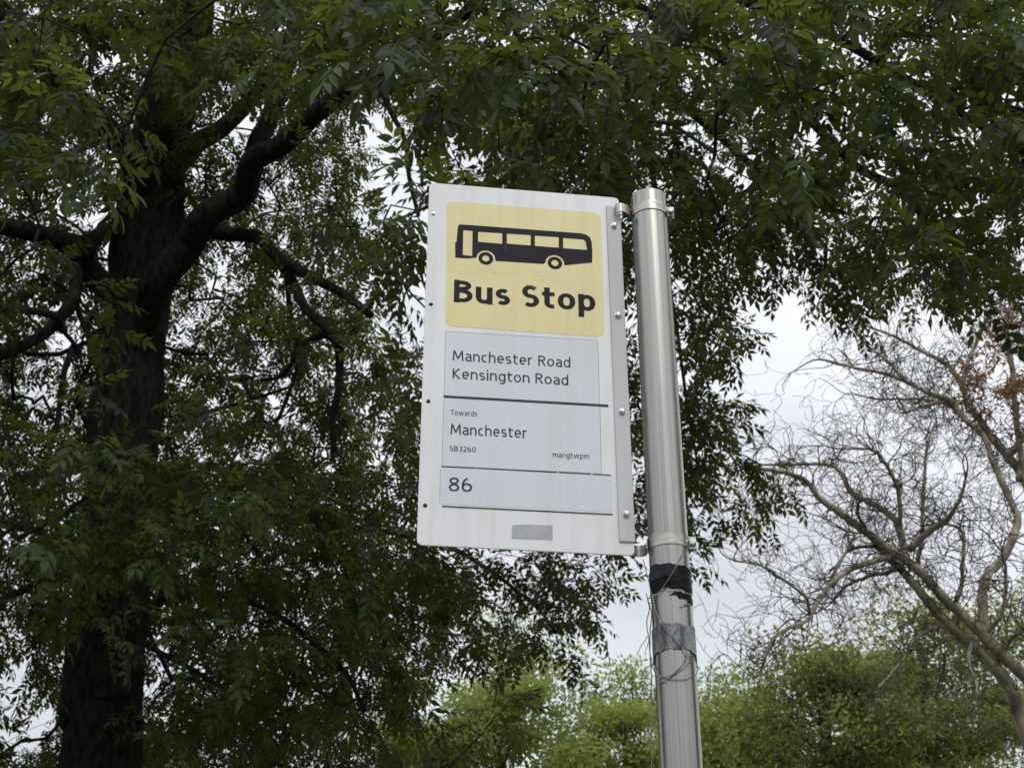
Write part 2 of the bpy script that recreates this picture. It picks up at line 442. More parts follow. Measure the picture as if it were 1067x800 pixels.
# --- lettering: a small stroke alphabet, cap height 1
def alphabet(w):
    h = w / 2; X = .755; G = {}
    def arc(cx, cy, rx, ry, a0, a1, n=14, e=2.18):
        o = []
        for a in np.linspace(R(a0), R(a1), n):
            c, s = math.cos(a), math.sin(a)
            o.append((cx + rx * math.copysign(abs(c) ** (2 / e), c), cy + ry * math.copysign(abs(s) ** (2 / e), s)))
        return o
    wn_ = .50 + w * .55                                        # n width
    def archs(x0, x1, top=X):                                  # n-type arch from stem x0 to x1
        cx = (x0 + x1) / 2
        return arc(cx, top - .30, (x1 - x0) / 2, .30 - h, 180, 0) + [(x1, 0)]
    ow = .53 + w * .6
    G['o'] = (ow, [arc(ow / 2, X / 2, ow / 2 - h, X / 2 - h, 90, 450, 30)])
    G['n'] = (wn_, [[(h, 0), (h, X)], archs(h, wn_ - h)])
    G['h'] = (wn_, [[(h, 0), (h, 1.04)], archs(h, wn_ - h)])
    G['r'] = (.34 + w * .4, [[(h, 0), (h, X)], arc(.32 + w * .2, X - .30, .32 + w * .2 - h, .30 - h, 180, 88, 8)])
    mw = wn_ * 1.62
    G['m'] = (mw, [[(h, 0), (h, X)], archs(h, mw / 2), archs(mw / 2, mw - h)])
    G['u'] = (wn_, [[(wn_ - h, 0), (wn_ - h, X)], [(h, X)] + arc(wn_ / 2, .30, wn_ / 2 - h, .30 - h, 180, 360)])
    pw = ow * .97
    G['d'] = (pw, [[(pw - h, 0), (pw - h, 1.04)], arc(pw / 2, X / 2, pw / 2 - h, X / 2 - h, 0, 360, 28)])
    G['p'] = (pw, [[(h, -.27), (h, X)], arc(pw / 2, X / 2, pw / 2 - h, X / 2 - h, 180, 540, 28)])
    G['g'] = (pw, [arc(pw / 2, X / 2, pw / 2 - h, X / 2 - h, 0, 360, 28),
                   [(pw - h, X), (pw - h, .0)] + arc(pw / 2 - h * .3, -.0, pw / 2 - h * .7, .22, 0, -125, 9)])
    G['e'] = (ow * .96, [[(h, X / 2), (ow * .96 - h, X / 2)] + arc(ow * .48, X / 2, ow * .48 - h, X / 2 - h, 0, 310, 24)])
    G['c'] = (ow * .82, [arc(ow * .48, X / 2, ow * .48 - h, X / 2 - h, 58, 302, 22)])
    aw = wn_ * .94
    G['a'] = (aw, [arc(aw / 2 - .02, X - .24, aw / 2 - h + .02, .24 - h, 140, 0, 10) + [(aw - h, 0)],
                   [(aw - h, X * .56)] + [(aw * .62, X * .56)] + arc(aw * .5, X * .30, aw * .5 - h, X * .30 - h, 95, 270, 10) + [(aw * .62, h), (aw - h, X * .2)]])
    sw_ = .43 + w * .5
    def ess(wd, ht):
        q = ht / 4 + h / 2
        return arc(wd / 2, ht - q, wd / 2 - h, q - h, 38, 180, 9) + arc(wd / 2 + .0, ht - q, wd / 2 - h, q - h, 180, 248, 4)[1:] + \
               arc(wd / 2, q, wd / 2 - h, q - h, 68, 0, 4)[:-1] + arc(wd / 2, q, wd / 2 - h, q - h, 0, -142, 9)
    G['s'] = (sw_, [ess(sw_, X)])
    G['S'] = (.52 + w * .5, [ess(.52 + w * .5, 1.0)])
    tw = .36 + w * .5
    G['t'] = (tw, [[(h + .08, 1.0 - .06), (h + .08, .26)] + arc(h + .08 + .2, .26, .2, .26 - h, 180, 285, 8), [(0, X - h), (tw, X - h)]])
    G['i'] = (w, [[(h, 0), (h, X)], [(h, .90), (h, .90 + w * 1.05)]])
    ww = .98 + w * .4
    G['w'] = (ww, [[(h * .9, X), (ww * .27, 0)], [(ww * .27, 0), (ww * .5, X)], [(ww * .5, X), (ww * .73, 0)], [(ww * .73, 0), (ww - h * .9, X)]])
    Mw = .86 + w * .5
    G['M'] = (Mw, [[(h, 0), (h + .06, 1)], [(h + .06, 1), (Mw / 2, .2)], [(Mw / 2, .2), (Mw - h - .06, 1)], [(Mw - h - .06, 1), (Mw - h, 0)]])
    Rw = .56 + w * .5
    G['R'] = (Rw, [[(h, 0), (h, 1)], [(h, 1 - h), (.28, 1 - h)] + arc(.28, .74, Rw - h - .30, .26 - h, 90, -90, 12) + [(h, .48 + h)], [(Rw * .48, .5), (Rw - h * .6, 0)]])
    G['K'] = (.58 + w * .5, [[(h, 0), (h, 1)], [(.5 + w * .3, 1), (h + .05, .5)], [(h + .05, .5), (.55 + w * .4, 0)]])
    Bw = .58 + w * .5
    G['B'] = (Bw, [[(h, 0), (h, 1)], [(h, 1 - h), (.28, 1 - h)] + arc(.28, .76, Bw - h - .33, .24 - h, 90, -90, 10) + [(h, .52)],
                   [(h, .52), (.30, .52)] + arc(.30, .26 + h * .5, Bw - h - .30, .26 - h * .5, 90, -90, 10) + [(h, h)]])
    Tw = .6 + w * .3
    G['T'] = (Tw, [[(Tw / 2, 0), (Tw / 2, 1 - w)], [(0, 1 - h), (Tw, 1 - h)]])
    Dw = .52 + w * .5
    G['0'] = (Dw, [arc(Dw / 2, .5, Dw / 2 - h, .5 - h, 90, 450, 30)])
    G['8'] = (Dw, [arc(Dw / 2, .76, Dw / 2 - h * 1.4, .24 - h, 90, 450, 24), arc(Dw / 2, .27, Dw / 2 - h, .27 - h, 90, 450, 24)])
    G['6'] = (Dw, [arc(Dw / 2, .31, Dw / 2 - h, .31 - h, 90, 450, 24), [(h, .33)] + arc(Dw / 2 + .08, .40, Dw / 2 + .08 - h, .6 - h, 175, 95, 9)])
    G['3'] = (Dw, [arc(Dw / 2 - .03, .75, Dw / 2 - h, .25 - h, 130, -90, 14, 2.0), arc(Dw / 2 - .03, .27, Dw / 2 - h + .02, .27 - h, 90, -130, 14, 2.0)])
    G['2'] = (Dw, [arc(Dw / 2 - .02, .70, Dw / 2 - h, .30 - h, 145, -25, 12, 2.0) + [(h, h)], [(0, h), (Dw, h)]])
    G[' '] = (.22, [])
    return G

def stroke_vf(line, w):
    p = np.asarray(line, float)
    keep = [0] + [i for i in range(1, len(p)) if np.linalg.norm(p[i] - p[i - 1]) > 1e-4]
    p = p[keep]
    if len(p) < 2: return np.zeros((0, 2)), []
    closed = np.linalg.norm(p[0] - p[-1]) < 1e-3 and len(p) > 4
    d = np.diff(p, axis=0); d /= np.linalg.norm(d, axis=1)[:, None]
    if closed:
        din = np.vstack([d[-1], d]); dout = np.vstack([d, d[0]])
    else:
        din = np.vstack([d[0], d]); dout = np.vstack([d, d[-1]])
    nin = np.stack([-din[:, 1], din[:, 0]], 1); nout = np.stack([-dout[:, 1], dout[:, 0]], 1)
    m = nin + nout; m /= np.maximum(np.linalg.norm(m, axis=1), .3)[:, None]
    s = 1 / np.clip((m * nin).sum(1), .62, 1)
    hz = np.abs(m[:, 1])                                       # horizontal strokes are a little thinner
    off = m * s[:, None] * (w / 2 * (1 - hz * max(0., w - .1) * 1.9))[:, None]
    V = np.vstack([p + off, p - off]); k = len(p)
    return V, [(i + 1, i, i + k, i + k + 1) for i in range(k - 1)]

def lettering(text, pa, pb, cap, weight, parent, n, mat, track=.13, label=None):
    """text from baseline point pa to baseline point pb on the sign (metres), cap height cap"""
    G = alphabet(weight); pa = np.asarray(pa); pb = np.asarray(pb)
    total = sum(G[c][0] for c in text) + track * (len(text) - 1)
    ex = (pb - pa) / total; ey = np.array([0, 1.0]) * cap
    V = []; F = []; x = 0; lay = 0
    for c in text:
        adv, strokes = G[c]
        for s in strokes:
            v, f = stroke_vf(s, weight)
            o = len(V); lay = (lay + 1) % 5
            for q in v:
                g = pa + ex * (x + q[0]) + ey * q[1]; V.append(sp(g[0], g[1], n + lay * 2e-5))
            F += [tuple(i + o for i in q) for q in f]
        x += adv + track
    return mesh_obj("lettering", V, F, mat, parent, label=label)

lettering("Bus Stop", z1(180, 568), z1(803, 611), np.linalg.norm(z1(180, 568) - z1(183, 470)), .205, yel, L2, M["ink"], .11)
# rubbed and scratched print on the letters of the yellow panel
rr = random.Random(3)
V = []; F = []
for k in range(26):
    a = rr.uniform(0, 1); cx = 482 + 62 * a; cy = 520 - 26 * math.sin(a * 2.9 + .3) + rr.uniform(-7, 7)
    c = z1(cx, cy); s = rr.uniform(.0004, .0011); t = rr.uniform(0, 3)
    v, f = prism([(c[0] + s * rr.uniform(.5, 1.6) * math.cos(t + q * 1.26), c[1] + s * rr.uniform(.5, 1.2) * math.sin(t + q * 1.26)) for q in range(5)], L2 + .0001, L3)
    V, F = join((V, F), (v, f))
mesh_obj("worn_patch", V, F, M["worn"], yel, label="rubbed-off print on the capital S")
V = []; F = []
for k in range(90):
    x = rr.uniform(200, 660); y = 430 + .05 * (x - 200) + rr.gauss(0, 16)
    c = z1(x, y); l_ = rr.uniform(.002, .012)
    v, f = prism([(c[0], c[1]), (c[0] + l_, c[1] - l_ * .07), (c[0] + l_, c[1] - l_ * .07 + .0005), (c[0], c[1] + .0006)], L1 + .00005, L1 + .0002)
    V, F = join((V, F), (v, f))
M["scuff"] = noise_mat("scuffed_film", (.76, .73, .58), (.80, .78, .68), 90, .6)
mesh_obj("scuff", V, F, M["scuff"], yel)
V, F = prism([z1(404, 300), z1(409, 301), z1(408, 355), z1(405, 350)], L2 + .0001, L3)
mesh_obj("scuff", V, F, M["text"], yel)

# --- paper cards
def card(name, corners, n1, label):
    o = mesh_obj(name, *prism(corners, .0001, n1), M["paper"], sign, label=label)
    return o
def rule(pa, pb, t, parent, mat, n):
    pa, pb = np.asarray(pa), np.asarray(pb); d = (pb - pa) / np.linalg.norm(pb - pa); m = np.array([-d[1], d[0]]) * t / 2
    return mesh_obj("rule_line", *prism([pa - m, pb - m, pb + m, pa + m], n, n + .00012), mat, parent)
c1 = card("stop_name_card", [z2(105, 234), z2(624, 264), z2(617, 47), z2(110, 17)], L1, "pale card naming the stop above the thick line")
c2 = card("direction_card", [z2(98, 466), z2(629, 490), z2(624.5, 268), z2(104.5, 238)], L1, "pale card with the direction of travel")
c3 = card("route_card", [z2(90, 592), z2(667, 618), z2(664, 500), z2(92.5, 474)], L1, "pale card with the route number")
u1 = .0021
for a, b, p in (((110, 17), (617, 47), c1), ((617, 47), (623, 262), c1), ((110, 17), (105, 230), c1),
                ((624.5, 270), (629, 489), c2), ((104, 242), (98, 462), c2), ((92.5, 474), (90, 592), c3)):
    rule(z2(*a), z2(*b), .0009 if a[0] > 300 or b[0] > 300 else .0006, p, M["seam"], L1)
rule(z2(103, 234), z2(652, 265), .0052, c1, M["text"], L2)
rule(z2(96, 467), z2(210.5, 472), .0022, c2, M["text"], L2)
rule(z2(214, 472.3), z2(481, 486.2), .0022, c2, M["text"], L2)
rule(z2(485.5, 486.4), z2(595, 492.1), .0020, c2, M["text"], L2)
rule(z2(599.5, 492.4), z2(662, 496), .0020, c2, M["text"], L2)
rule(z2(97, 599.5), z2(667, 627), .0024, c3, M["text"], L2)
def cap2(a, b): return np.linalg.norm(z2(*a) - z2(*b))
lettering("Manchester Road", z2(133, 114), z2(526, 138), cap2((133, 114), (133, 80)), .125, c1, L2, M["text"], .14)
lettering("Kensington Road", z2(133, 174), z2(519, 197), cap2((133, 174), (133, 140)), .125, c1, L2, M["text"], .14)
lettering("Towards", z2(127, 296), z2(215, 301), cap2((127, 296), (127, 278)), .12, c2, L2, M["text"], .18)
lettering("Manchester", z2(126, 360), z2(381, 373), cap2((126, 360), (126, 325)), .125, c2, L2, M["text"], .14)
lettering("SB3260", z2(123, 416), z2(210, 420), cap2((123, 416), (123, 398)), .13, c2, L2, M["text"], .15)
lettering("mangtwpm", z2(467, 437), z2(589, 442), cap2((467, 437), (467, 419)), .12, c2, L2, M["text"], .15)
lettering("86", z2(120, 549), z2(198, 552), cap2((120, 549), (120, 503)), .118, c3, L2, M["text"], .14)
mesh_obj("tape_patch", *prism([z2(330, 706), z2(398, 708.5), z2(467, 711), z2(466, 663), z2(437, 662), z2(345, 661), z2(337, 664), z2(332, 663)], .0001, L2), M["grey_tape"], sign,
         label="blank grey patch stuck below the cards")

# --- mounting strip with domed fixings, holes along the other edge
st = [z2(688, 718), uv(661.6, 565.6), uv(646.2, 214.8), z1(850, 148)]
st[0] = np.array([SW - .0292, st[0][1]]); st[3] = np.array([SW - .0292, z1(850, 148)[1]])
st[1] = np.array([SW + .0016, st[0][1]]); st[2] = np.array([SW + .0016, st[3][1]])
strip = mesh_obj("mounting_strip", *prism(st, .0002, .0042), M["strip"], sign)
mod = strip.modifiers.new("bevel", 'BEVEL'); mod.width = .0012; mod.segments = 2
for a in (uv(639.2, 236.5), uv(642.7, 329.6), uv(646.6, 429.7), uv(651.6, 536.3)):
    a = np.array([SW - .0135, a[1]])
    rv = mesh_obj("bolt", *join(disc(a, .0070, .0042, .0050), disc(a, .0062, .0050, .0085, 18, .0024)), M["zinc"], strip, smooth=False)
mesh_obj("rivet", *disc(uv(451.6, 222.7), .0042, .0001, .0014, 16, .0016), M["zinc"], sign)
for a in (uv(449, 317.2), uv(446.3, 418.1), uv(443, 526.6)):
    mesh_obj("bolt_hole", *disc(a, .0043, -TH - .0002, .0003, 16), M["dark_hole"], sign)
# back channel behind the plate that the clamps bite into
V, F = prism([(SW - .034, .03), (SW - .006, .03), (SW - .006, SH - .03), (SW - .034, SH - .03)], -TH - .014, -TH - .0002)
mesh_obj("back_channel", V, F, M["strip"], sign)

# ------------------------------------------------------------------ the pole
PX, PY, PR = .299, 2.4969, .038
PC = np.array([PX, PY])
pd = PC / np.linalg.norm(PC); pr_ = np.array([pd[1], -pd[0]])        # away from camera, to the right
def pole_z(row):
    """height of the near face of the pole at a photograph row"""
    c = PC - pd * PR; d = ray(533.5, row)
    return CAM_Z + float((c @ np.array([0, 1.0])) / d[1] * d[2])
def pole_at(theta, z, off=0.0):
    """theta 0 faces the camera, positive to the right"""
    q = PC + (-pd * math.cos(theta) + pr_ * math.sin(theta)) * (PR + off)
    return np.array([q[0], q[1], z])
PTOP = pole_z(195.5)
pole = thing("sign_pole", (PX, PY, .104), "brushed stainless steel post carrying the bus stop sign", "post")
prof = [(PR, .104), (PR, PTOP - .0015), (PR - .0015, PTOP), (PR - .004, PTOP + .0012), (.0, PTOP + .0016)]
SEG = 96; V = []; F = []
for r0, z in prof:
    V += [(PX + r0 * math.cos(2 * math.pi * k / SEG), PY + r0 * math.sin(2 * math.pi * k / SEG), z) for k in range(SEG)]
for i in range(len(prof) - 1):
    F += [(i * SEG + k, i * SEG + (k + 1) % SEG, (i + 1) * SEG + (k + 1) % SEG, (i + 1) * SEG + k) for k in range(SEG)]
tb = mesh_obj("shaft", V, F, M["steel"], pole, smooth=True)
md = tb.modifiers.new("edge", 'EDGE_SPLIT'); md.split_angle = R(40)
# base flange on the pavement
V = []; F = []
for r0, z in ((.075, .1045), (.075, .112), (.05, .118), (.0385, .121)):
    V += [(PX + r0 * math.cos(2 * math.pi * k / 40), PY + r0 * math.sin(2 * math.pi * k / 40), z) for k in range(40)]
for i in range(3):
    F += [(i * 40 + k, i * 40 + (k + 1) % 40, (i + 1) * 40 + (k + 1) % 40, (i + 1) * 40 + k) for k in range(40)]
mesh_obj("base_collar", V, F, M["band"], pole)

def wrap(t0, t1, ztop, zbot, off, n=40, thick=.0006):
    """patch of sheet on the pole between two angles; ztop and zbot are functions of theta"""
    V = []; F = []
    for i in range(n + 1):
        t = t0 + (t1 - t0) * i / n
        a, b = zbot(t), ztop(t)
        for zz, of in ((a, off), (b, off), (b, off - thick), (a, off - thick)):
            V.append(pole_at(t, zz, of))
    for i in range(n):
        o = 4 * i
        for k in range(4):
            F.append((o + k, o + (k + 1) % 4, o + 4 + (k + 1) % 4, o + 4 + k))
    F.append((0, 1, 2, 3)); F.append((4 * n + 3, 4 * n + 2, 4 * n + 1, 4 * n))
    return V, F

def strap_strip(path, z0, z1_, thick=.0012):
    """vertical steel strap following a plan path"""
    path = np.asarray(path); T = np.gradient(path, axis=0); T /= np.linalg.norm(T, axis=1)[:, None]
    Nn = np.stack([-T[:, 1], T[:, 0]], 1) * thick / 2
    V = []; F = []
    for p, n_ in zip(path, Nn):
        for z in (z0, z1_):
            V += [(p[0] - n_[0], p[1] - n_[1], z), (p[0] + n_[0], p[1] + n_[1], z)]
    for i in range(len(path) - 1):
        o = 4 * i
        for a, b in ((0, 1), (1, 3), (3, 2), (2, 0)):
            F.append((o + a, o + b, o + 4 + b, o + 4 + a))
    F += [(0, 1, 3, 2), tuple(4 * (len(path) - 1) + k for k in (2, 3, 1, 0))]
    return V, F

def clamp(row0, row1, front, label):
    za, zb = pole_z(row1), pole_z(row0)
    V, F = wrap(-math.pi * .62, math.pi * .62, lambda t: zb, lambda t: za, .0019, 60, .0016)
    band = mesh_obj("band_clamp", V, F, M["band"], sign, smooth=False, label=label)
    # strap from the left of the pole to the back of the sign, bowing to the front or to the back
    sedge = sp(SW - .008, 0, -TH - .004)[:2]
    a = pole_at(-math.pi * .5 - (.25 if front else -.1), 0, .003)[:2]
    bow = -pd * (.046 if front else -.040)
    ub = bow / np.linalg.norm(bow); ctr = (a + sedge) / 2; rr0 = np.linalg.norm(a - sedge) / 2
    ua = (a - sedge) / np.linalg.norm(a - sedge); lg = .012
    arc_ = [ctr + ub * lg - ua * rr0 * math.cos(q) + ub * rr0 * 1.15 * math.sin(q) for q in np.linspace(0, math.pi, 16)]
    path = np.array([sedge - ub * .006, sedge + ub * .004] + arc_ + [a + ub * .002, a - ub * .012])
    mesh_obj("strap", *strap_strip(path, za + .001, zb - .001), M["band"], band)
    # lugs and bolt to the right
    t = math.pi * .5
    for k, dy in enumerate((-.006, .006)):
        b0 = pole_at(t, 0, -.001)[:2] + pd * dy; b1 = b0 + pr_ * .016
        mesh_obj("lug", *strap_strip(np.array([b0, (b0 + b1) / 2, b1]), za, zb, .002), M["band"], band)
    c = pole_at(t, (za + zb) / 2, .0085)
    ax = np.array([-pd[0], -pd[1], 0])
    mesh_obj("bolt", *join(tube([c - ax * .016, c + ax * .014], [.0035, .0035], 12), tube([c + ax * .0085, c + ax * .013, c + ax * .0142], [.0074, .0074, .005], 6),
                           tube([c - ax * .015, c - ax * .009], [.0068, .0068], 6)), M["zinc"], band)
    return band
clamp(208.5, 217.6, True, "upper steel band holding the sign")
clamp(553.5, 566.3, False, "lower steel band holding the sign")

# tape
zt = lambda y: pole_z(540 + y / 4.444)
sm = lambda t, s: math.sin(t * 3.1 + s) * .0018 + math.sin(t * 7.7 + s * 2) * .0012 + math.sin(t * 19 + s * 5) * .0006 + math.sin(t * 41 + s) * .0004
V, F = wrap(-2.6, 2.6, lambda t: zt(226) + .0085 * math.sin(t * .7 + .2) + sm(t, 1), lambda t: zt(327) + sm(t, 2) * 1.3, .0014, 90)
mesh_obj("black_tape", V, F, M["black_tape"], pole, label="wrap of black tape just under the sign")
V, F = wrap(-1.5, .32, lambda t: zt(207) + sm(t, 4) - .008 * (t < -1.2), lambda t: zt(262) + .006 * t + sm(t, 5), .0024, 30)
mesh_obj("tape_flap", V, F, noise_mat("faded_tape", (.012, .0125, .015), (.028, .028, .032), 30, .5, .4, spec=.15), pole)
V, F = wrap(-.1, 1.6, lambda t: zt(344) + sm(t, 6) * 1.5, lambda t: zt(362) - .004 * min(1, max(0, (t - .25) * 6)) + sm(t, 7) * 1.4, .0014, 30)
mesh_obj("tape_remnant", V, F, M["black_tape"], pole)
V, F = wrap(-1.2, 1.3, lambda t: zt(330) + sm(t, 8), lambda t: zt(340) + sm(t, 9) * 1.6, .0009, 40)
mesh_obj("adhesive_residue", V, F, noise_mat("adhesive", (.12, .115, .1), (.42, .4, .36), 120, .7), pole)
V, F = wrap(-math.pi, math.pi * .98, lambda t: zt(484) + sm(t, 3) - .003 * abs(t) / 3, lambda t: zt(600) - .0085 * min(1.6, abs(t)) ** 2 / 1.4 + sm(t, 11), .0022, 110)
mesh_obj("silver_tape", V, F, M["silver_tape"], pole, label="wrap of silver duct tape below the black tape")

# wires wound round the pole
def wpt(x, y, off=.004, side=None):
    px, py = 650 + x / 4.444, 540 + y / 4.444
    d = ray(px, py); o = CO
    rr_ = PR + off
    a = d[0] ** 2 + d[1] ** 2; b = 2 * (d[0] * (o[0] - PX) + d[1] * (o[1] - PY)); c = (o[0] - PX) ** 2 + (o[1] - PY) ** 2 - rr_ ** 2
    disc_ = b * b - 4 * a * c
    if disc_ > 0: t = (-b - math.sqrt(disc_)) / (2 * a)
    else: t = -b / (2 * a)
    return o + d * t
wires = thing("tie_wire", tuple(pole_at(0, pole_z(800))), "thin loose wires tangled round the steel post below the sign", "wire")
runs = [([(322, 100), (262, 190), (205, 285), (160, 345), (124, 380)], .00085),
        ([(88, 190), (108, 262), (126, 340), (142, 405), (150, 440)], .00085),
        ([(104, 345), (118, 420), (106, 480), (116, 560), (122, 650), (128, 740), (128, 900), (128, 1200), (126, 1500)], .001),
        ([(112, 380), (128, 440), (122, 520), (121, 620), (126, 690)], .001),
        ([(140, 400), (165, 470), (222, 545), (280, 610), (326, 660)], .00085),
        ([(140, 690), (160, 722), (205, 741), (265, 745), (312, 738), (341, 712), (332, 655), (316, 632)], .00085),
        ([(148, 768), (190, 748), (245, 705), (290, 655), (300, 625)], .001),
        ([(126, 640), (140, 700), (168, 735), (225, 722), (280, 690), (328, 650)], .0009),
        ([(116, 535), (95, 570), (75, 600), (60, 632)], .0008),
        ([(120, 560), (108, 590), (96, 636)], .0007),
        ([(265, 409), (285, 400), (318, 402)], .0012)]
for pts, r0 in runs:
    P = catmull([wpt(*q, off=.0045) for q in pts], 7)
    jit = rng.normal(0, .00025, P.shape); jit[0] = 0
    mesh_obj("strand", *tube(P + jit, r0, 6), M["wire"], wires, smooth=True)
lc = wpt(124, 380); LP = [lc + np.array([.0055 * math.cos(a), -.001, .0055 * math.sin(a)]) for a in np.linspace(0, 6.2, 18)]
mesh_obj("loop", *tube(LP, .0011, 6), M["wire"], wires, smooth=True)

# ------------------------------------------------------------------ ash tree
TY = 11.6                                                     # distance of the trunk along the view
def poly3(pts, y0, y1=None):
    """pixel polyline to points; each end has its own distance"""
    y1 = y0 if y1 is None else y1
    n = len(pts)
    return np.array([at_y(p[0], p[1], y0 + (y1 - y0) * i / max(1, n - 1)) for i, p in enumerate(pts)])
def pxr(w, y, py):                                            # pixel width to radius at distance y
    d = ray(533, py); return w / 2 * (y / d[1]) / FPX
base = at_y(104, 800, TY)
ash = thing("ash_tree", (base[0] - .05, TY, 0), "large dark ash tree with thick forked trunk and overhanging feathery foliage", "tree")
tp = [(104, 800), (106, 740), (110, 680), (118, 600), (124, 530), (128, 470), (132, 425), (139, 370), (146, 310), (153, 255), (158, 205), (166, 150), (178, 100), (190, 50), (197, 0), (204, -60), (210, -140), (216, -240)]
tw = [82, 82, 80, 76, 70, 72, 76, 64, 64, 76, 66, 60, 58, 56, 52, 46, 38, 26]
tpts = poly3(tp, TY, TY + .4)
trad = np.array([pxr(w, TY, p[1]) for w, p in zip(tw, tp)])
tpts = np.vstack([[(base[0] - .06, TY, -.1), (base[0] - .05, TY, .4), (base[0] - .03, TY, 1.6)], tpts]); trad = np.concatenate([[.62, .48, .39], trad])
TP = catmull(tpts, 8); TR = catmull(np.c_[trad, trad], 8)[:, 0]
V, F = tube(TP, TR, 56, .03, True, 5)
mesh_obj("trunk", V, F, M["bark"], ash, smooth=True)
limb_defs = [  # pixel path, distance start, distance end, width start, width end
    ([(138, 372), (152, 335), (168, 300), (190, 262), (218, 232), (247, 196), (268, 172), (292, 146), (330, 118), (372, 92), (415, 62), (470, 22), (530, -30)], TY, 9.2, 40, 9),
    ([(262, 178), (268, 150), (280, 128), (288, 100), (300, 62), (306, 20), (312, -60)], TY - .3, 11.5, 24, 12),
    ([(212, 238), (232, 240), (262, 252), (292, 271), (326, 292), (356, 310), (386, 328)], TY - .2, 10.0, 18, 7),
    ([(290, 270), (302, 292), (318, 318), (338, 340), (354, 362)], 10.8, 10.2, 13, 8),
    ([(353, 358), (354, 385), (350, 410), (347, 435), (349, 470)], 10.3, 10.4, 10, 6),
    ([(342, 348), (326, 350), (314, 362), (306, 380), (290, 390), (272, 396)], 10.5, 10.8, 9, 4),
    ([(300, 292), (303, 320), (307, 350), (306, 380), (296, 425), (288, 440)], 10.8, 10.9, 6, 4),
    ([(128, 318), (108, 296), (92, 272), (82, 262), (52, 247), (20, 237), (-40, 228), (-120, 226)], TY, 10.2, 30, 14),
    ([(136, 250), (118, 240), (100, 250), (86, 266), (80, 290), (74, 318), (52, 338), (20, 360), (-30, 384)], TY, 10.4, 18, 10),
    ([(80, 318), (90, 345), (104, 372), (110, 390)], 11, 11, 7, 4),
    ([(76, 362), (68, 395), (58, 440), (48, 478)], 10.9, 10.6, 8, 4),
    ([(66, 345), (74, 362), (80, 370)], 10.8, 10.9, 5, 5),
    ([(150, 205), (130, 160), (96, 120), (50, 70), (0, 20), (-60, -60)], TY, 9.0, 30, 12),
    ([(176, 180), (205, 152), (236, 128), (270, 96), (300, 50), (330, -20)], TY + .3, 13.2, 26, 12),
    ([(175, 455), (190, 440), (214, 430), (250, 424), (300, 404)], TY - .3, 10.6, 7, 3),
    ([(440, 40), (470, 52), (520, 60), (590, 72), (650, 96), (700, 112), (742, 135), (790, 175), (842, 205), (880, 222)], 9.4, 8.8, 14, 5),
    ([(540, -30), (620, -10), (690, 20), (760, 62), (830, 110), (890, 170), (935, 205), (985, 240), (1050, 250)], 9.2, 8.4, 14, 6),
    ([(560, -40), (660, -50), (760, -10), (860, 40), (960, 90), (1060, 150), (1140, 190)], 9.2, 7.8, 14, 6),
    ([(395, 80), (405, 110), (420, 150), (428, 185), (436, 225)], 10.2, 9.8, 7, 4),
    ([(440, 42), (442, 90), (450, 140), (458, 190)], 9.5, 9.6, 6, 3),
    ([(650, 96), (670, 160), (690, 250), (700, 340), (712, 430), (730, 500)], 9.3, 11.4, 8, 3),
    ([(520, -20), (540, 40), (546, 100), (540, 160)], 8.6, 7.4, 8, 4),
    ([(150, 560), (220, 545), (300, 540), (380, 548), (450, 560), (510, 590), (560, 630), (580, 660)], TY - .2, 11.8, 10, 3),
    ([(130, 640), (200, 620), (280, 640), (350, 690), (380, 740)], TY - .2, 9.6, 10, 4),
    ([(110, 620), (60, 600), (10, 620), (-40, 650)], TY - .2, 9.6, 10, 4),
    ([(120, 560), (90, 530), (60, 540), (20, 560)], TY - .4, 8.8, 10, 4),
    ([(150, 560), (170, 600), (150, 660), (200, 700), (260, 730)], TY - .4, 8.9, 9, 4)]
nodes = []; npar = []; nrad = []; nlen = []
def add_node(p, par, r, l):
    nodes.append(p); npar.append(par); nrad.append(r); nlen.append(l); return len(nodes) - 1
prev = -1
for p, r0 in zip(TP[len(TP) // 3:], TR[len(TP) // 3:]):
    prev = add_node(p, prev, r0, 0)
n_trunk = len(nodes)
for k, (pts, y0, y1, wa, wb) in enumerate(limb_defs):
    P = poly3(pts, y0, y1)
    P[1:-1] += rng.normal(0, .055, (len(P) - 2, 3)) * np.array([.45, 1, .45])
    rad = np.array([pxr(wa + (wb - wa) * (i / (len(pts) - 1)) ** .8, y0, pts[i][1]) for i in range(len(pts))])
    if k == 0: rad[0] *= .45; rad[1] *= .75
    PP = catmull(P, 6); RR = catmull(np.c_[rad, rad], 6)[:, 0]
    V, F = tube(PP, RR, 18 if wa > 12 else 8, .03, True, k)
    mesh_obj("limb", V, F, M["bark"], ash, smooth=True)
    prev = -1
    for j, (p, r0) in enumerate(zip(PP, RR)): prev = add_node(p, prev, r0, .12 * j)
n_fixed = len(nodes)

# foliage masses: polygons in the photograph at a range of distances from the camera
def inside(poly, x, y):
    r = False; n = len(poly); j = n - 1
    for i in range(n):
        xi, yi = poly[i]; xj, yj = poly[j]
        if (yi > y) != (yj > y) and x < (xj - xi) * (y - yi) / (yj - yi) + xi: r = not r
        j = i
    return r
LIMB_PX = [(tp, 46)] + [(d[0], 8 + d[3] / 2) for d in limb_defs[:11]]
def near_limb(x, y):
    if y < 70 or 470 < y < 630: return False
    for pl, wd in (LIMB_PX if y < 470 else LIMB_PX[:1]):
        for (x0, y0), (x1, y1) in zip(pl[:-1], pl[1:]):
            dx, dy = x1 - x0, y1 - y0; t = max(0, min(1, ((x - x0) * dx + (y - y0) * dy) / (dx * dx + dy * dy)))
            if (x - x0 - t * dx) ** 2 + (y - y0 - t * dy) ** 2 < (wd + (22 if pl is tp else 34)) ** 2: return True
    return False
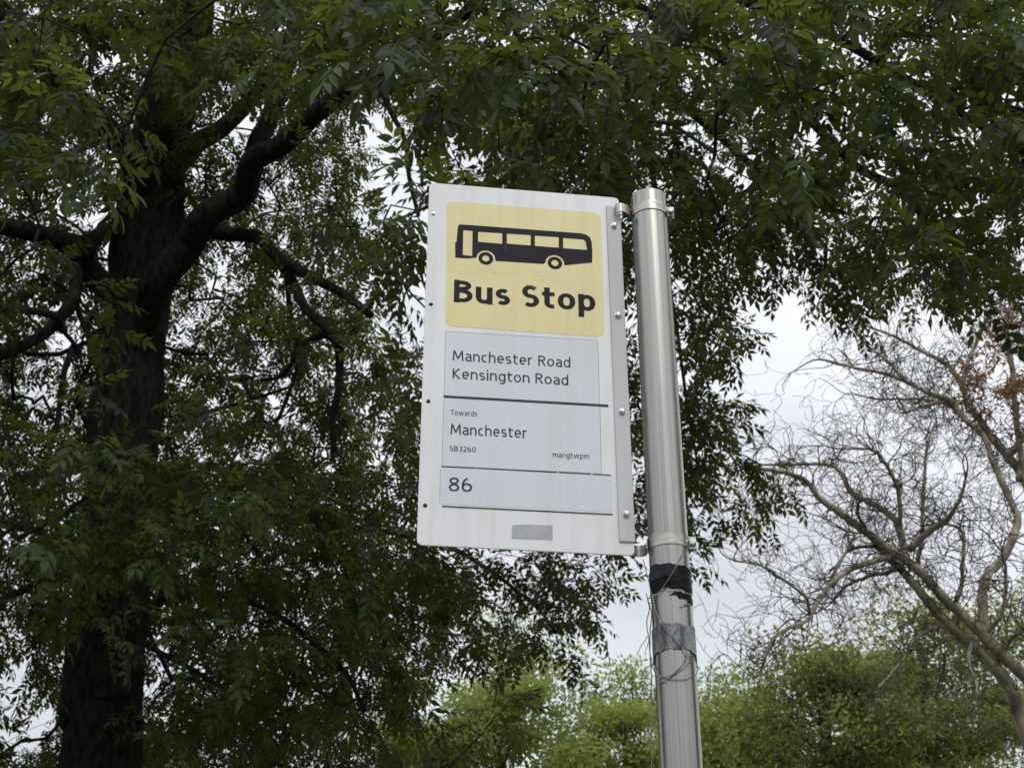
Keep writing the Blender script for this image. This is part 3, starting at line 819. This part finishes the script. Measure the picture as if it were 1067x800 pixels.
GAPS = [(420, 168, 34), (412, 125, 20), (10, 705, 26), (22, 745, 20), (332, 660, 14), (180, 390, 0), (216, 60, 12), (247, 25, 14), (85, 205, 14),
        (372, 210, 14), (395, 315, 16), (300, 565, 10), (425, 400, 14), (420, 440, 12), (225, 250, 14), (262, 215, 8), (88, 405, 14), (8, 440, 14), (212, 310, 12),
        (740, 265, 16), (350, 560, 8), (655, 190, 12), (648, 300, 10), (652, 330, 12), (590, 185, 10), (735, 355, 8), (390, 730, 10),
        (910, 100, 8), (840, 130, 8), (770, 180, 12), (1000, 90, 8), (870, 185, 10), (760, 130, 8)]
def leaf_px(d, per): return per * .0135 * .6 * (FPX / d) ** 2
regions = [  # polygon, near, far, optical depth, leaves per shoot, gap strength
    ([(-120, -120), (430, -120), (455, 60), (405, 105), (398, 330), (436, 420), (440, 572), (470, 580), (470, 640), (430, 700), (415, 760), (395, 830), (-120, 830)], 13.0, 18, 3.3, 12, .9),
    ([(-120, -120), (430, -120), (455, 60), (405, 105), (398, 330), (436, 420), (440, 572), (470, 580), (470, 660), (428, 720), (412, 760), (390, 830), (40, 830), (-120, 640)], 9.6, 12, 1.1, 11, 1),
    ([(20, 430), (430, 440), (440, 600), (400, 740), (390, 830), (30, 830), (20, 640)], 9.4, 12.5, .55, 11, .9),
    ([(-60, 20), (60, 15), (140, 60), (205, 90), (222, 150), (190, 200), (140, 215), (60, 160), (-60, 150)], 7.6, 9.2, 1.0, 10, 0),
    ([(60, 460), (200, 460), (300, 520), (310, 600), (240, 660), (90, 650), (40, 560)], 8.2, 10, .75, 10, 0),
    ([(270, -60), (430, -60), (420, 40), (380, 90), (300, 80)], 7.4, 9.2, .8, 10, 0),
    ([(455, -120), (1200, -120), (1200, 290), (1060, 270), (1000, 288), (930, 305), (880, 302), (850, 280), (832, 250), (800, 215), (740, 225), (690, 190), (455, 190)], 10, 14, 2.7, 12, 1),
    ([(440, -90), (740, -90), (735, 60), (720, 190), (600, 185), (470, 165), (440, 80)], 6.2, 8.2, 1.4, 10, .3),
    ([(440, 60), (720, 60), (720, 210), (460, 205)], 8.6, 11.5, 1.8, 12, .7),
    ([(720, -90), (1200, -90), (1200, 240), (1000, 290), (860, 290), (800, 230), (740, 220)], 7.2, 9.8, 1.35, 10, .6),
    ([(800, 40), (1030, 20), (1010, 130), (930, 190), (840, 190)], 6.6, 7.8, .8, 10, 0),
    ([(850, 230), (1067, 220), (1110, 270), (1010, 300), (935, 318), (880, 305)], 8, 10, .8, 10, 0),
    ([(388, 180), (450, 180), (450, 440), (425, 440), (392, 330)], 8.2, 10.2, 2.1, 10, 0),
    ([(690, 415), (745, 432), (785, 480), (792, 505), (760, 528), (700, 530)], 10.8, 13, 2.6, 11, 0),
    ([(690, 170), (790, 190), (795, 250), (760, 300), (690, 330)], 8.8, 10.8, 1.2, 11, .3),
    ([(640, 180), (730, 190), (770, 235), (780, 275), (765, 300), (775, 365), (760, 385), (730, 385), (745, 440), (775, 485), (780, 510), (750, 528), (725, 520), (712, 535), (715, 560), (690, 570), (640, 545)], 10.2, 13, 3.0, 12, .5),
    ([(690, 270), (745, 285), (775, 365), (740, 385), (690, 370)], 8.4, 9.4, .7, 9, 0),
    ([(430, 570), (640, 575), (628, 585), (595, 602), (605, 640), (570, 675), (500, 672), (450, 672)], 11, 12.8, 3.8, 12, 0),
    ([(450, 745), (500, 730), (535, 745), (530, 790), (500, 830), (440, 830), (440, 780)], 7.6, 8.6, 1.3, 9, 0)]
shoots = []                                                    # centre, leaves per shoot
for poly, da, db, od, per, gs in regions:
    xs = [p[0] for p in poly]; ys = [p[1] for p in poly]
    area = abs(sum(poly[i - 1][0] * poly[i][1] - poly[i][0] * poly[i - 1][1] for i in range(len(poly)))) / 2
    n = int(od * area / leaf_px((da + db) / 2, per)); k = 0; tries = 0
    while k < n and tries < n * 30:
        tries += 1
        x = random.uniform(min(xs), max(xs)); y = random.uniform(min(ys), max(ys))
        if not inside(poly, x, y): continue
        if any((x - a) ** 2 + (y - b) ** 2 < c * c * 1.7 for a, b, c in GAPS) and random.random() < gs: continue
        dpt = random.uniform(da, db); d = ray(x, y)
        if x < 400 and 8.5 < dpt < 14 and random.random() < .96 and near_limb(x, y - 12): continue
        if x < 400 and dpt <= 8.5 and y > 190 and random.random() < .7 and near_limb(x, y - 12): continue
        shoots.append((CO + d * dpt, per)); k += 1
n_view = len(shoots)
# the rest of the crown above and beside the frame
cc = np.array([tpts[8][0] + 1.6, TY, 9.6]); cr = np.array([11.5, 7.6, 6.4])
k = 0
while k < 900:
    q = rng.uniform(-1, 1, 3); rr_ = np.linalg.norm(q)
    if rr_ > 1 or rr_ < .45: continue
    p = cc + q * cr
    if p[1] < 8.2 or p[2] < 4.2: continue
    s, dd = project(p)
    if dd > .5 and -110 < s[0] < 1180 and -110 < s[1] < 830: continue
    if dd > .5 and s[0] > -110 and s[1] > 300: continue
    shoots.append((p, 7)); k += 1

# grow branches to every shoot from the limbs
SC = np.array([s[0] for s in shoots]); per = np.array([s[1] for s in shoots])
NP_ = np.zeros((n_fixed + len(SC) * 9, 3)); NP_[:n_fixed] = np.array(nodes); NL = np.zeros(len(NP_)); NL[:n_fixed] = nlen
par = np.full(len(NP_), -1); par[:n_fixed] = npar; cnt = n_fixed
lim = NP_[:n_fixed]
dist0 = np.array([np.min(((lim - p) ** 2).sum(1)) for p in SC])
sdir_ = np.zeros_like(SC); send = np.zeros(len(SC), int)
for i in np.argsort(dist0):
    p = SC[i]
    dd = np.sqrt(((NP_[:cnt] - p) ** 2).sum(1)); j = int(np.argmin(dd + .10 * NL[:cnt]))
    a = NP_[j]; L = dd[j]; m = int(np.clip(L / .22, 1, 8))
    side = rng.normal(0, .10 * L, 3); lift = np.array([0, 0, .14 * L])
    last = j
    for q in range(1, m + 1):
        t = q / m; b = math.sin(math.pi * t)
        pt = a + (p - a) * t + (side + lift) * b + (rng.normal(0, .018, 3) if q < m else 0)
        NP_[cnt] = pt; par[cnt] = last; NL[cnt] = NL[last] + L / m; last = cnt; cnt += 1
    prv = NP_[par[last]]; dv = p - prv; dv = dv / (np.linalg.norm(dv) + 1e-9)
    sdir_[i] = dv; send[i] = last
NP_ = NP_[:cnt]; par = par[:cnt]
load = np.zeros(cnt); load[send] += 1
for i in range(cnt - 1, n_fixed - 1, -1):
    if par[i] >= 0: load[par[i]] += load[i]
rad = .0032 * np.maximum(load, 1) ** .43
ids = np.arange(n_fixed, cnt)
r0 = rad[par[ids]].copy(); r0[par[ids] < n_fixed] = rad[ids][par[ids] < n_fixed] * 1.15
r0 = np.minimum(r0, rad[ids] * 1.35)
VB, LB, CB = segments_mesh(NP_[par[ids]], NP_[ids], r0, rad[ids], 5)

# pinnate leaf templates: x across, y along the rachis, z up
def leaf_template(seed, fine):
    r = np.random.default_rng(seed)
    V = []; F = []
    Lr = .19; drop = r.uniform(.02, .09); npair = 4 if seed % 3 else 3
    def rach(t): return np.array([0, .05 * 0 + Lr * t, -drop * t * t])
    def leaflet(p, yaw, pitch, Ln, Wd, roll):
        cy, sy = math.cos(yaw), math.sin(yaw)
        d = np.array([sy * math.cos(pitch), cy * math.cos(pitch), math.sin(pitch)])
        s = np.cross(d, [0, 0, 1.0]); s /= np.linalg.norm(s); u = np.cross(s, d)
        s, u = s * math.cos(roll) + u * math.sin(roll), u * math.cos(roll) - s * math.sin(roll)
        o = len(V); bend = r.uniform(.08, .24)
        c = lambda t: p + d * Ln * t - u * Ln * bend * t * t
        fold = .16
        if fine:
            V.append(c(.03))
            for t, w in ((.22, .72), (.48, 1.0), (.76, .58)):
                V.extend([c(t) - s * Wd * w / 2 + u * Wd * fold * w, c(t), c(t) + s * Wd * w / 2 + u * Wd * fold * w])
            V.append(c(1.0))
            F.extend([(o, o + 2, o + 1), (o, o + 3, o + 2)])
            for k in (0, 3):
                F.extend([(o + 1 + k, o + 2 + k, o + 5 + k, o + 4 + k), (o + 2 + k, o + 3 + k, o + 6 + k, o + 5 + k)])
            F.extend([(o + 7, o + 8, o + 10), (o + 8, o + 9, o + 10)])
        else:
            V.extend([c(.03), c(.42) - s * Wd / 2 + u * Wd * fold, c(.45), c(.42) + s * Wd / 2 + u * Wd * fold, c(1.0)])
            F.extend([(o, o + 2, o + 1), (o, o + 3, o + 2), (o + 1, o + 2, o + 4), (o + 2, o + 3, o + 4)])
    for k in range(npair):
        t = .34 + .58 * k / (npair - 1)
        for sg in (-1, 1):
            leaflet(rach(t + r.uniform(-.012, .012)), sg * r.uniform(.75, 1.2), r.uniform(-.55, .0) - .2 * t, r.uniform(.066, .090) * (1.05 - .25 * abs(t - .6)), r.uniform(.027, .035), sg * r.uniform(-.2, .4))
    leaflet(rach(1.0), r.uniform(-.15, .15), -.2 - drop * 4, r.uniform(.078, .095), .034, r.uniform(-.3, .3))
    # stalk
    o = len(V)
    for t in (0, .5, 1.0):
        q = rach(t); V.extend([q + np.array([-.0014, 0, 0]), q + np.array([.0014, 0, 0]), q + np.array([0, 0, -.0016])][:3 if fine else 2])
    if not fine: F.extend([(o, o + 1, o + 3, o + 2), (o + 2, o + 3, o + 5, o + 4)])
    for b in (0, 3) if fine else ():
        for k in range(3): F.append((o + b + k, o + b + (k + 1) % 3, o + b + 3 + (k + 1) % 3, o + b + 3 + k))
    return np.array(V), F

NT = 9
tmpl_f = [leaf_template(s, True) for s in range(NT)]
tmpl_c = [leaf_template(s, False) for s in range(NT)]
def flat(F):
    return np.array([i for f in F for i in f]), np.array([len(f) for f in F])
# leaves on every shoot
LPos = []; LY = []; LZ = []; T0 = []; T1 = []
for i in range(len(SC)):
    dv = sdir_[i] + rng.normal(0, .35, 3); dv[2] = dv[2] * .6 - rng.uniform(-.15, .45); dv /= np.linalg.norm(dv)
    Ls = rng.uniform(.22, .42); n = int(per[i])
    T0.append(SC[i]); e = SC[i] + dv * Ls + np.array([0, 0, -.05]); T1.append(e)
    sd = np.cross(dv, [0, 0, 1.0]); sd /= np.linalg.norm(sd) + 1e-9; up = np.cross(sd, dv)
    for k in range(n):
        t = ((k // 2) + .5) / (n / 2); t = t ** .8
        sg = 1 if k % 2 else -1
        ph = rng.normal(0, .5) + (math.pi / 2 if (k // 2) % 2 else 0) * .55
        lat = sd * sg * math.cos(ph) + up * math.sin(ph) * sg
        y = dv * rng.uniform(.25, .75) + lat + np.array([0, 0, -rng.uniform(-.05, .42)])
        if k >= n - 2: y = dv * 1.2 + lat * .4 + np.array([0, 0, -.3])
        y /= np.linalg.norm(y)
        z = np.array([0, 0, 1.0]) + rng.normal(0, .28, 3); z = z - y * (z @ y); z /= np.linalg.norm(z)
        LPos.append(SC[i] + (e - SC[i]) * t); LY.append(y); LZ.append(z)
LPos = np.array(LPos); LY = np.array(LY); LZ = np.array(LZ); LX = np.cross(LY, LZ)
LS = rng.uniform(.68, 1.32, len(LPos)) * np.repeat(np.where(np.arange(len(SC)) >= n_view, 1.4, np.where(project(SC)[1] < 8.8, 1.2, 1.0)), per); LT = rng.integers(0, NT, len(LPos))
T0 = np.array(T0); T1 = np.array(T1)
VT, LT_, CT = segments_mesh(T0, T1, np.full(len(T0), .0032), np.full(len(T0), .0016), 4)
big_mesh("branches", np.vstack([VB, VT]), np.concatenate([LB, LT_ + len(VB)]), np.concatenate([CB, CT]), M["twig"], ash, "stuff")
sxy, sdep = project(LPos + LY * .12)
inframe = (sxy[:, 0] > 10) & (sxy[:, 0] < 1057) & (sxy[:, 1] > 10) & (sxy[:, 1] < 790)
infr_w = (sxy[:, 0] > -60) & (sxy[:, 0] < 1127) & (sxy[:, 1] > -60) & (sxy[:, 1] < 860)
behind_sign = (sxy[:, 0] > 440) & (sxy[:, 0] < 655) & (sxy[:, 1] > 195) & (sxy[:, 1] < 572)
order = np.argsort(np.where(inframe & ~behind_sign, sdep / LS, 1e6))
own = np.zeros(len(LPos), bool); own[order[:300]] = True
def leaf_batch(sel, tm, chunk_t):
    V = []; Lp = []; Ct = []; Tn = []; off = 0
    for t in range(NT):
        idx = np.nonzero(sel & (LT == t))[0]
        if not len(idx): continue
        tv, tf = tm[t]; fl, fc = flat(tf)
        B = np.stack([LX[idx], LY[idx], LZ[idx]], 1) * LS[idx][:, None, None]
        W = np.einsum('vk,nkj->nvj', tv, B) + LPos[idx][:, None]
        V.append(W.reshape(-1, 3)); n = len(idx)
        Lp.append((fl[None] + (np.arange(n) * len(tv))[:, None]).reshape(-1) + off); Ct.append(np.tile(fc, n))
        Tn.append(np.repeat(rng.uniform(0, 1, n), len(tv))); off += n * len(tv)
    return np.vstack(V), np.concatenate(Lp), np.concatenate(Ct), np.concatenate(Tn)
fine_sel = (sdep < 8.6) & infr_w & ~own
A = leaf_batch(fine_sel, tmpl_f, 0); B_ = leaf_batch(~fine_sel & ~own, tmpl_c, 0)
big_mesh("crown", np.vstack([A[0], B_[0]]), np.concatenate([A[1], B_[1] + len(A[0])]), np.concatenate([A[2], B_[2]]), M["leaf"], ash, "stuff",
         tint=np.concatenate([A[3], B_[3]]))
leaf_me = []
for t in range(NT):
    me = bpy.data.meshes.new("leaf"); me.from_pydata([tuple(v) for v in tmpl_f[t][0]], [], tmpl_f[t][1]); me.materials.append(M["leaf"]); leaf_me.append(me)
aloc = np.array(ash.location)
for i in np.nonzero(own)[0]:
    o = bpy.data.objects.new("leaf", leaf_me[LT[i]]); COL.objects.link(o); o.parent = ash
    mt = Matrix.Identity(4)
    for r_ in range(3):
        mt[r_][0] = LX[i][r_] * LS[i]; mt[r_][1] = LY[i][r_] * LS[i]; mt[r_][2] = LZ[i][r_] * LS[i]; mt[r_][3] = LPos[i][r_] - aloc[r_]
    o.matrix_local = mt
print("ash shoots", n_view, len(SC), "leaves", len(LPos), "branch segs", len(ids), "tris", len(A[2]) + len(B_[2]))

# ------------------------------------------------------------------ contorted willow
WY = 18.0
wroot = at_y(1062, 800, WY)
willow = thing("willow_tree", (wroot[0] + .1, WY, 0), "almost bare contorted willow with twisting pale branches and a few brown leaves", "tree")
wdefs = [
    ([(1090, 830), (1075, 780), (1060, 738), (1050, 712), (1024, 682), (1000, 661), (977, 639), (955, 612), (932, 586), (915, 570)], 0, -.6, 21, 7),
    ([(1120, 760), (1067, 704), (1037, 676), (1015, 652), (985, 624), (955, 592), (925, 571), (895, 549), (872, 532), (854, 519), (843, 504), (829, 496), (806, 490), (777, 488)], -.2, -1.2, 15, 4),
    ([(944, 582), (936, 549), (925, 534), (902, 521), (887, 513), (878, 496), (869, 486), (852, 483), (826, 484), (794, 484)], -.4, .6, 9, 3),
    ([(938, 560), (938, 530), (935, 507), (925, 487), (912, 470), (895, 467), (878, 468)], -.3, -1, 6, 3),
    ([(929, 579), (906, 586), (884, 594), (865, 609), (850, 631), (841, 646), (809, 661), (797, 687)], -.6, -1.8, 8, 3),
    ([(940, 590), (925, 596), (902, 601), (880, 612), (868, 626)], -.6, .4, 6, 3),
    ([(862, 610), (884, 570), (890, 556), (880, 552)], -.9, -1, 4, 3),
    ([(844, 640), (838, 620), (810, 600), (790, 588), (765, 584)], -1.4, -2, 4, 2),
    ([(947, 573), (970, 552), (985, 543), (992, 534), (1000, 520), (1006, 500)], -.4, -1.4, 9, 3),
    ([(1026, 662), (1024, 635), (1024, 615), (1030, 597), (1045, 582), (1056, 560), (1060, 541), (1054, 524), (1036, 484), (1025, 455), (1004, 435), (990, 418), (967, 409), (944, 398), (921, 389), (889, 383), (862, 376)], 0, 1.2, 13, 3.5),
    ([(1085, 560), (1075, 520), (1065, 495), (1048, 473), (1034, 456), (1010, 420), (1000, 398), (987, 380), (961, 366), (935, 352), (905, 340)], .5, 2, 14, 3),
    ([(1062, 500), (1064, 478), (1059, 438), (1054, 380), (1048, 337), (1056, 314), (1062, 280)], .6, 1.5, 9, 5),
    ([(1048, 476), (1070, 450), (1078, 400), (1074, 350), (1090, 300)], .6, .2, 9, 5),
    ([(944, 397), (925, 376), (904, 360), (894, 345)], 1, 1.2, 5, 2),
    ([(990, 418), (975, 418), (950, 415), (920, 416), (895, 412)], 1, .4, 5, 2),
    ([(1004, 435), (985, 420), (960, 424), (945, 430)], 1, .6, 6, 2.5),
    ([(1002, 406), (1008, 380), (1020, 350), (1034, 318)], 1.4, 1.6, 7, 4),
    ([(992, 634), (1001, 615), (1003, 590), (1004, 560), (995, 548), (975, 546)], 0, -.4, 6, 3),
    ([(955, 590), (961, 560), (961, 540), (963, 500), (966, 465), (975, 440)], -.3, -.4, 6, 3),
    ([(1024, 660), (1044, 640), (1048, 600), (1044, 575)], -.2, -.8, 6, 3),
    ([(1040, 690), (1052, 668), (1062, 660), (1080, 655)], -.2, -.8, 7, 3),
    ([(990, 650), (960, 660), (945, 680), (930, 700), (915, 716)], -.3, -1.2, 6, 2),
    ([(1012, 665), (1010, 690), (1018, 715), (1016, 735)], -.3, -1.2, 5, 2)]
wb = tube(catmull([(wroot[0] + .25, WY, -.2), (wroot[0] + .22, WY, 1.2), (wroot[0] + .2, WY, 3.0), tuple(at_y(1100, 850, WY)), tuple(at_y(1092, 825, WY))], 6),
          catmull(np.c_[[.40, .30, .24, .20, .17], [0] * 5], 6)[:, 0], 20, .03)
mesh_obj("trunk", *wb, M["willow_bark"], willow, smooth=True)
wseg = []                                                      # (p0, p1, r0, r1)
def contort(p, d, r0, L, depth, rs):
    """a twisting twig: direction wanders strongly, throws side twigs"""
    step = .055 if depth else .08
    n = max(3, int(L / step)); d = d / np.linalg.norm(d)
    w = rs.normal(0, 1, 3); q = p.copy()
    for i in range(n):
        w = .78 * w + .62 * rs.normal(0, 1, 3)
        d = d + w * .30 + np.array([0, 0, .03 if depth < 2 else -.02]); d /= np.linalg.norm(d)
        q2 = q + d * step; ra = max(.0040, r0 * (1 - .8 * i / n)); rb = max(.0034, r0 * (1 - .75 * (i + 1) / n))
        wseg.append((q, q2, ra, rb)); q = q2
        if depth < 3 and i > 1 and rs.random() < (.30, .2, .12)[depth]:
            s = rs.normal(0, 1, 3); s = s - d * (s @ d); s /= np.linalg.norm(s)
            contort(q, d * .55 + s, ra * .68, L * rs.uniform(.35, .7), depth + 1, rs)
wr = np.random.default_rng(23)
for k, (pts, a, b, wa, wb_) in enumerate(wdefs):
    n = len(pts)
    P = np.array([at_y(q[0], q[1], WY + a + (b - a) * i / (n - 1)) for i, q in enumerate(pts)])
    PP = catmull(P, 7); PP[1:-1] += wr.normal(0, .004, (len(PP) - 2, 3))
    rad_ = np.array([.88 * pxr(wa + (wb_ - wa) * i / (n - 1), WY, q[1]) for i, q in enumerate(pts)]); RR = catmull(np.c_[rad_, rad_], 7)[:, 0]
    mesh_obj("limb", *tube(PP, RR, 12 if wa > 8 else 7, .012, True, 50 + k), M["willow_bark"], willow, smooth=True)
    L = np.linalg.norm(np.diff(PP, axis=0), axis=1).sum()
    for _ in range(int(L * (13.5 if wa < 15 else 10))):
        t = wr.uniform(.12, 1) ** .8; i = min(int(t * (len(PP) - 2)), len(PP) - 2)
        d = PP[i + 1] - PP[i]; d /= np.linalg.norm(d); s = wr.normal(0, 1, 3); s = s - d * (s @ d); s /= np.linalg.norm(s)
        contort(PP[i], d * .5 + s + np.array([-.12, 0, .1]), min(RR[i] * .45, .011), wr.uniform(.4, 1.3), 1 if wr.random() < .75 else 0, wr)
    contort(PP[-1], PP[-1] - PP[-3], RR[-1] * .9, 1.1, 0, wr); contort(PP[-1], PP[-1] - PP[-4] + wr.normal(0, .05, 3), RR[-1] * .8, .9, 0, wr)
a = np.array([np.concatenate([s[0], s[1], [s[2], s[3]]]) for s in wseg])
VW, LW, CW = segments_mesh(a[:, :3], a[:, 3:6], a[:, 6], a[:, 7], 3)
big_mesh("twigs", VW, LW, CW, M["willow_twig"], willow, "stuff")
print("willow segs", len(a))
def simple_leaves(C, D, L, W, rs):
    """folded diamond leaves: centres, directions, length, width"""
    n = len(C); D = D / np.linalg.norm(D, axis=1)[:, None]
    ref = rs.normal(0, 1, (n, 3)) + np.array([0, 0, .6]); S = np.cross(D, ref); S /= np.linalg.norm(S, axis=1)[:, None]; U = np.cross(S, D)
    L = L[:, None]; W = W[:, None]
    V = np.stack([C, C + D * L * .45 - S * W / 2 + U * W * .2, C + D * L * .5 - U * L * .04, C + D * L * .45 + S * W / 2 + U * W * .2, C + D * L - U * L * .1], 1)
    f = np.array([[0, 2, 1], [0, 3, 2], [1, 2, 4], [2, 3, 4]])
    F = (f[None] + (np.arange(n) * 5)[:, None, None]).reshape(-1)
    return V.reshape(-1, 3), F, np.full(n * 4, 3)
def brown(n, poly, y0, y1):
    C = []; xs = [p[0] for p in poly]; ys = [p[1] for p in poly]
    # attach to twig ends inside the patch
    sxy_, _ = project(a[:, 3:6])
    idx = [i for i in range(len(a)) if min(xs) < sxy_[i, 0] < max(xs) and min(ys) < sxy_[i, 1] < max(ys) and inside(poly, *sxy_[i])]
    idx = np.array(idx); cx_, cy_ = 1042, 384                       # thickest in the middle of the patch, thinning out
    dd_ = np.hypot((sxy_[idx, 0] - cx_) / 58, (sxy_[idx, 1] - cy_) / 74)
    lump = .5 + .5 * np.sin(a[idx, 3] * 7.1) * np.sin(a[idx, 5] * 5.7 + 1)
    wt = np.clip(1.15 - dd_, 0, 1) ** 1.3 * (.12 + lump); pick = wr.choice(idx, n, p=wt / wt.sum())
    return a[pick, 3:6] + wr.normal(0, .025, (n, 3))
C = brown(1350, [(985, 345), (1020, 310), (1080, 300), (1080, 450), (1062, 470), (1030, 460), (992, 440), (978, 380)], 0, 0)
V_, L_, C_ = simple_leaves(C, wr.normal(0, 1, (len(C), 3)) + np.array([0, 0, -.6]), wr.uniform(.07, .13, len(C)), wr.uniform(.025, .045, len(C)), wr)
big_mesh("dead_leaves", V_, L_, C_, M["brown_leaf"], willow, "stuff", tint=np.repeat(wr.uniform(0, 1, len(C)), 5))

# ------------------------------------------------------------------ trees beyond
def far_tree(label, px, py_top, y, width_px, low_px, mat, n, seed, leaf=(.08, .14), openness=.5, lean=0.0, at=None):
    r = np.random.default_rng(seed)
    top = at_y(px, py_top, y); x0 = top[0]; H = top[2]
    rx = width_px / 2 * (y / ray(533, py_top)[1]) / FPX
    zb = max(1.6, at_y(px, low_px, y)[2])
    if at: x0, y, H, rx = at; zb = 2.4
    t = thing("broadleaf_tree", (x0 + lean, y, 0), label, "tree", "trees beyond the bus stop")
    zc, rz = (H + zb) / 2, (H - zb) / 2
    tr = catmull([(x0 + lean, y, -.15), (x0 + lean * .8, y, zb * .6), (x0 + lean * .3, y + .1, zc), (x0, y, H - rz * .3)], 6)
    mesh_obj("trunk", *tube(tr, np.linspace(.26, .04, len(tr)), 10, .03, True, seed), M["far_bough"], t, smooth=True)
    # clumps over an uneven dome; boughs run from the trunk to the clumps
    m = max(50, int(rx * rz * 8.5)); cl = []
    for k in range(m):
        q = r.normal(0, 1, 3); q /= np.linalg.norm(q); q *= r.uniform(.2, 1.0) ** .5
        lump = 1 + .16 * math.sin(q[0] * 5 + seed) * math.cos(q[2] * 4 + seed * 2)
        cl.append(np.array([x0 + q[0] * rx * lump, y + q[1] * rx * .8, zc + q[2] * rz * (lump if q[2] < 0 else min(lump, 1.04))]))
    cl = np.array(cl); st = []
    for c in cl:
        i = int(np.clip((c[2] - 1.0) / max(H, 1) * len(tr) * .8, 3, len(tr) - 1)); s = tr[i]
        pts = catmull([s, (s + c) / 2 + r.normal(0, .15, 3) + np.array([0, 0, .2]), c], 4)
        for u in range(len(pts) - 1): st.append((*pts[u], *pts[u + 1], .032 * (1 - u / 9.), .032 * (1 - (u + 1) / 9.)))
        for _ in range(3):
            e = c + r.normal(0, .42, 3); st.append((*c, *e, .012, .005))
    st = np.array(st)
    big_mesh("boughs", *segments_mesh(st[:, :3], st[:, 3:6], st[:, 6], st[:, 7], 4), M["far_bough"], t, "stuff")
    n = int(n * .62); leaf = (leaf[0] * 1.35, leaf[1] * 1.4)
    ci = r.integers(0, m, n)
    sz = r.uniform(.4, 1.0, m) * (1.15 - openness * .4)
    off = r.normal(0, 1, (n, 3)); off /= np.linalg.norm(off, axis=1)[:, None]; off *= (r.uniform(0, 1, (n, 1)) ** .45) * sz[ci][:, None] * np.array([1.25, 1.25, .8])
    C = cl[ci] + off
    D = off * .7 + r.normal(0, .5, (n, 3)) + np.array([0, 0, -.25])
    V, L, Cn = simple_leaves(C, D, r.uniform(*leaf, n), r.uniform(leaf[0] * .45, leaf[1] * .5, n), r)
    tint = np.clip(r.uniform(0, 1, m)[ci] * .68 + r.uniform(0, .32, n), 0, .99)
    big_mesh("crown", V, L, Cn, mat, t, "stuff", tint=np.repeat(tint, 5))
far_tree("pale green tree rising left of the post, below the sign", 522, 666, 36, 225, 900, M["far_leaf"], 46000, 1)
far_tree("low pale green tree at the bottom, just left of the post", 650, 700, 38, 150, 900, M["far_leaf"], 32000, 2)
far_tree("yellow-green tree at the bottom, just right of the post", 757, 708, 34, 140, 900, M["far_leaf"], 28000, 3)
far_tree("grey-green airy tree under the left half of the bare willow", 850, 660, 27, 180, 860, M["far_leaf_dark"], 22000, 4, (.07, .12), .9)
far_tree("green airy tree behind the willow trunk", 950, 622, 29, 220, 880, M["far_leaf_dark"], 30000, 5, (.08, .12), .8)
far_tree("bright green tree at the right edge, behind the willow trunk", 1085, 590, 31, 190, 880, M["far_leaf"], 24000, 6, (.08, .13), .6)
far_tree("pale green tree low behind the ash foliage, bottom left of the sign", 425, 735, 40, 130, 900, M["far_leaf"], 12000, 8)
# street trees standing to either side, outside the frame but mirrored in the steel post
far_tree("dense street tree beside the pavement, left of the view", -3600, 400, 4.6, 10, 1400, M["far_leaf_dark"], 9000, 9, (.2, .34), .2, at=(-11.5, 4.6, 12.5, 4.0))
far_tree("dense street tree beside the pavement, right of the view", 4600, 400, 4.9, 10, 1400, M["far_leaf_dark"], 9000, 10, (.2, .34), .2, at=(12.5, 4.9, 12.8, 4.0))
print("TRIS", sum(sum(len(p.vertices) - 2 for p in o.data.polygons) for o in scene.objects if o.type == 'MESH'))
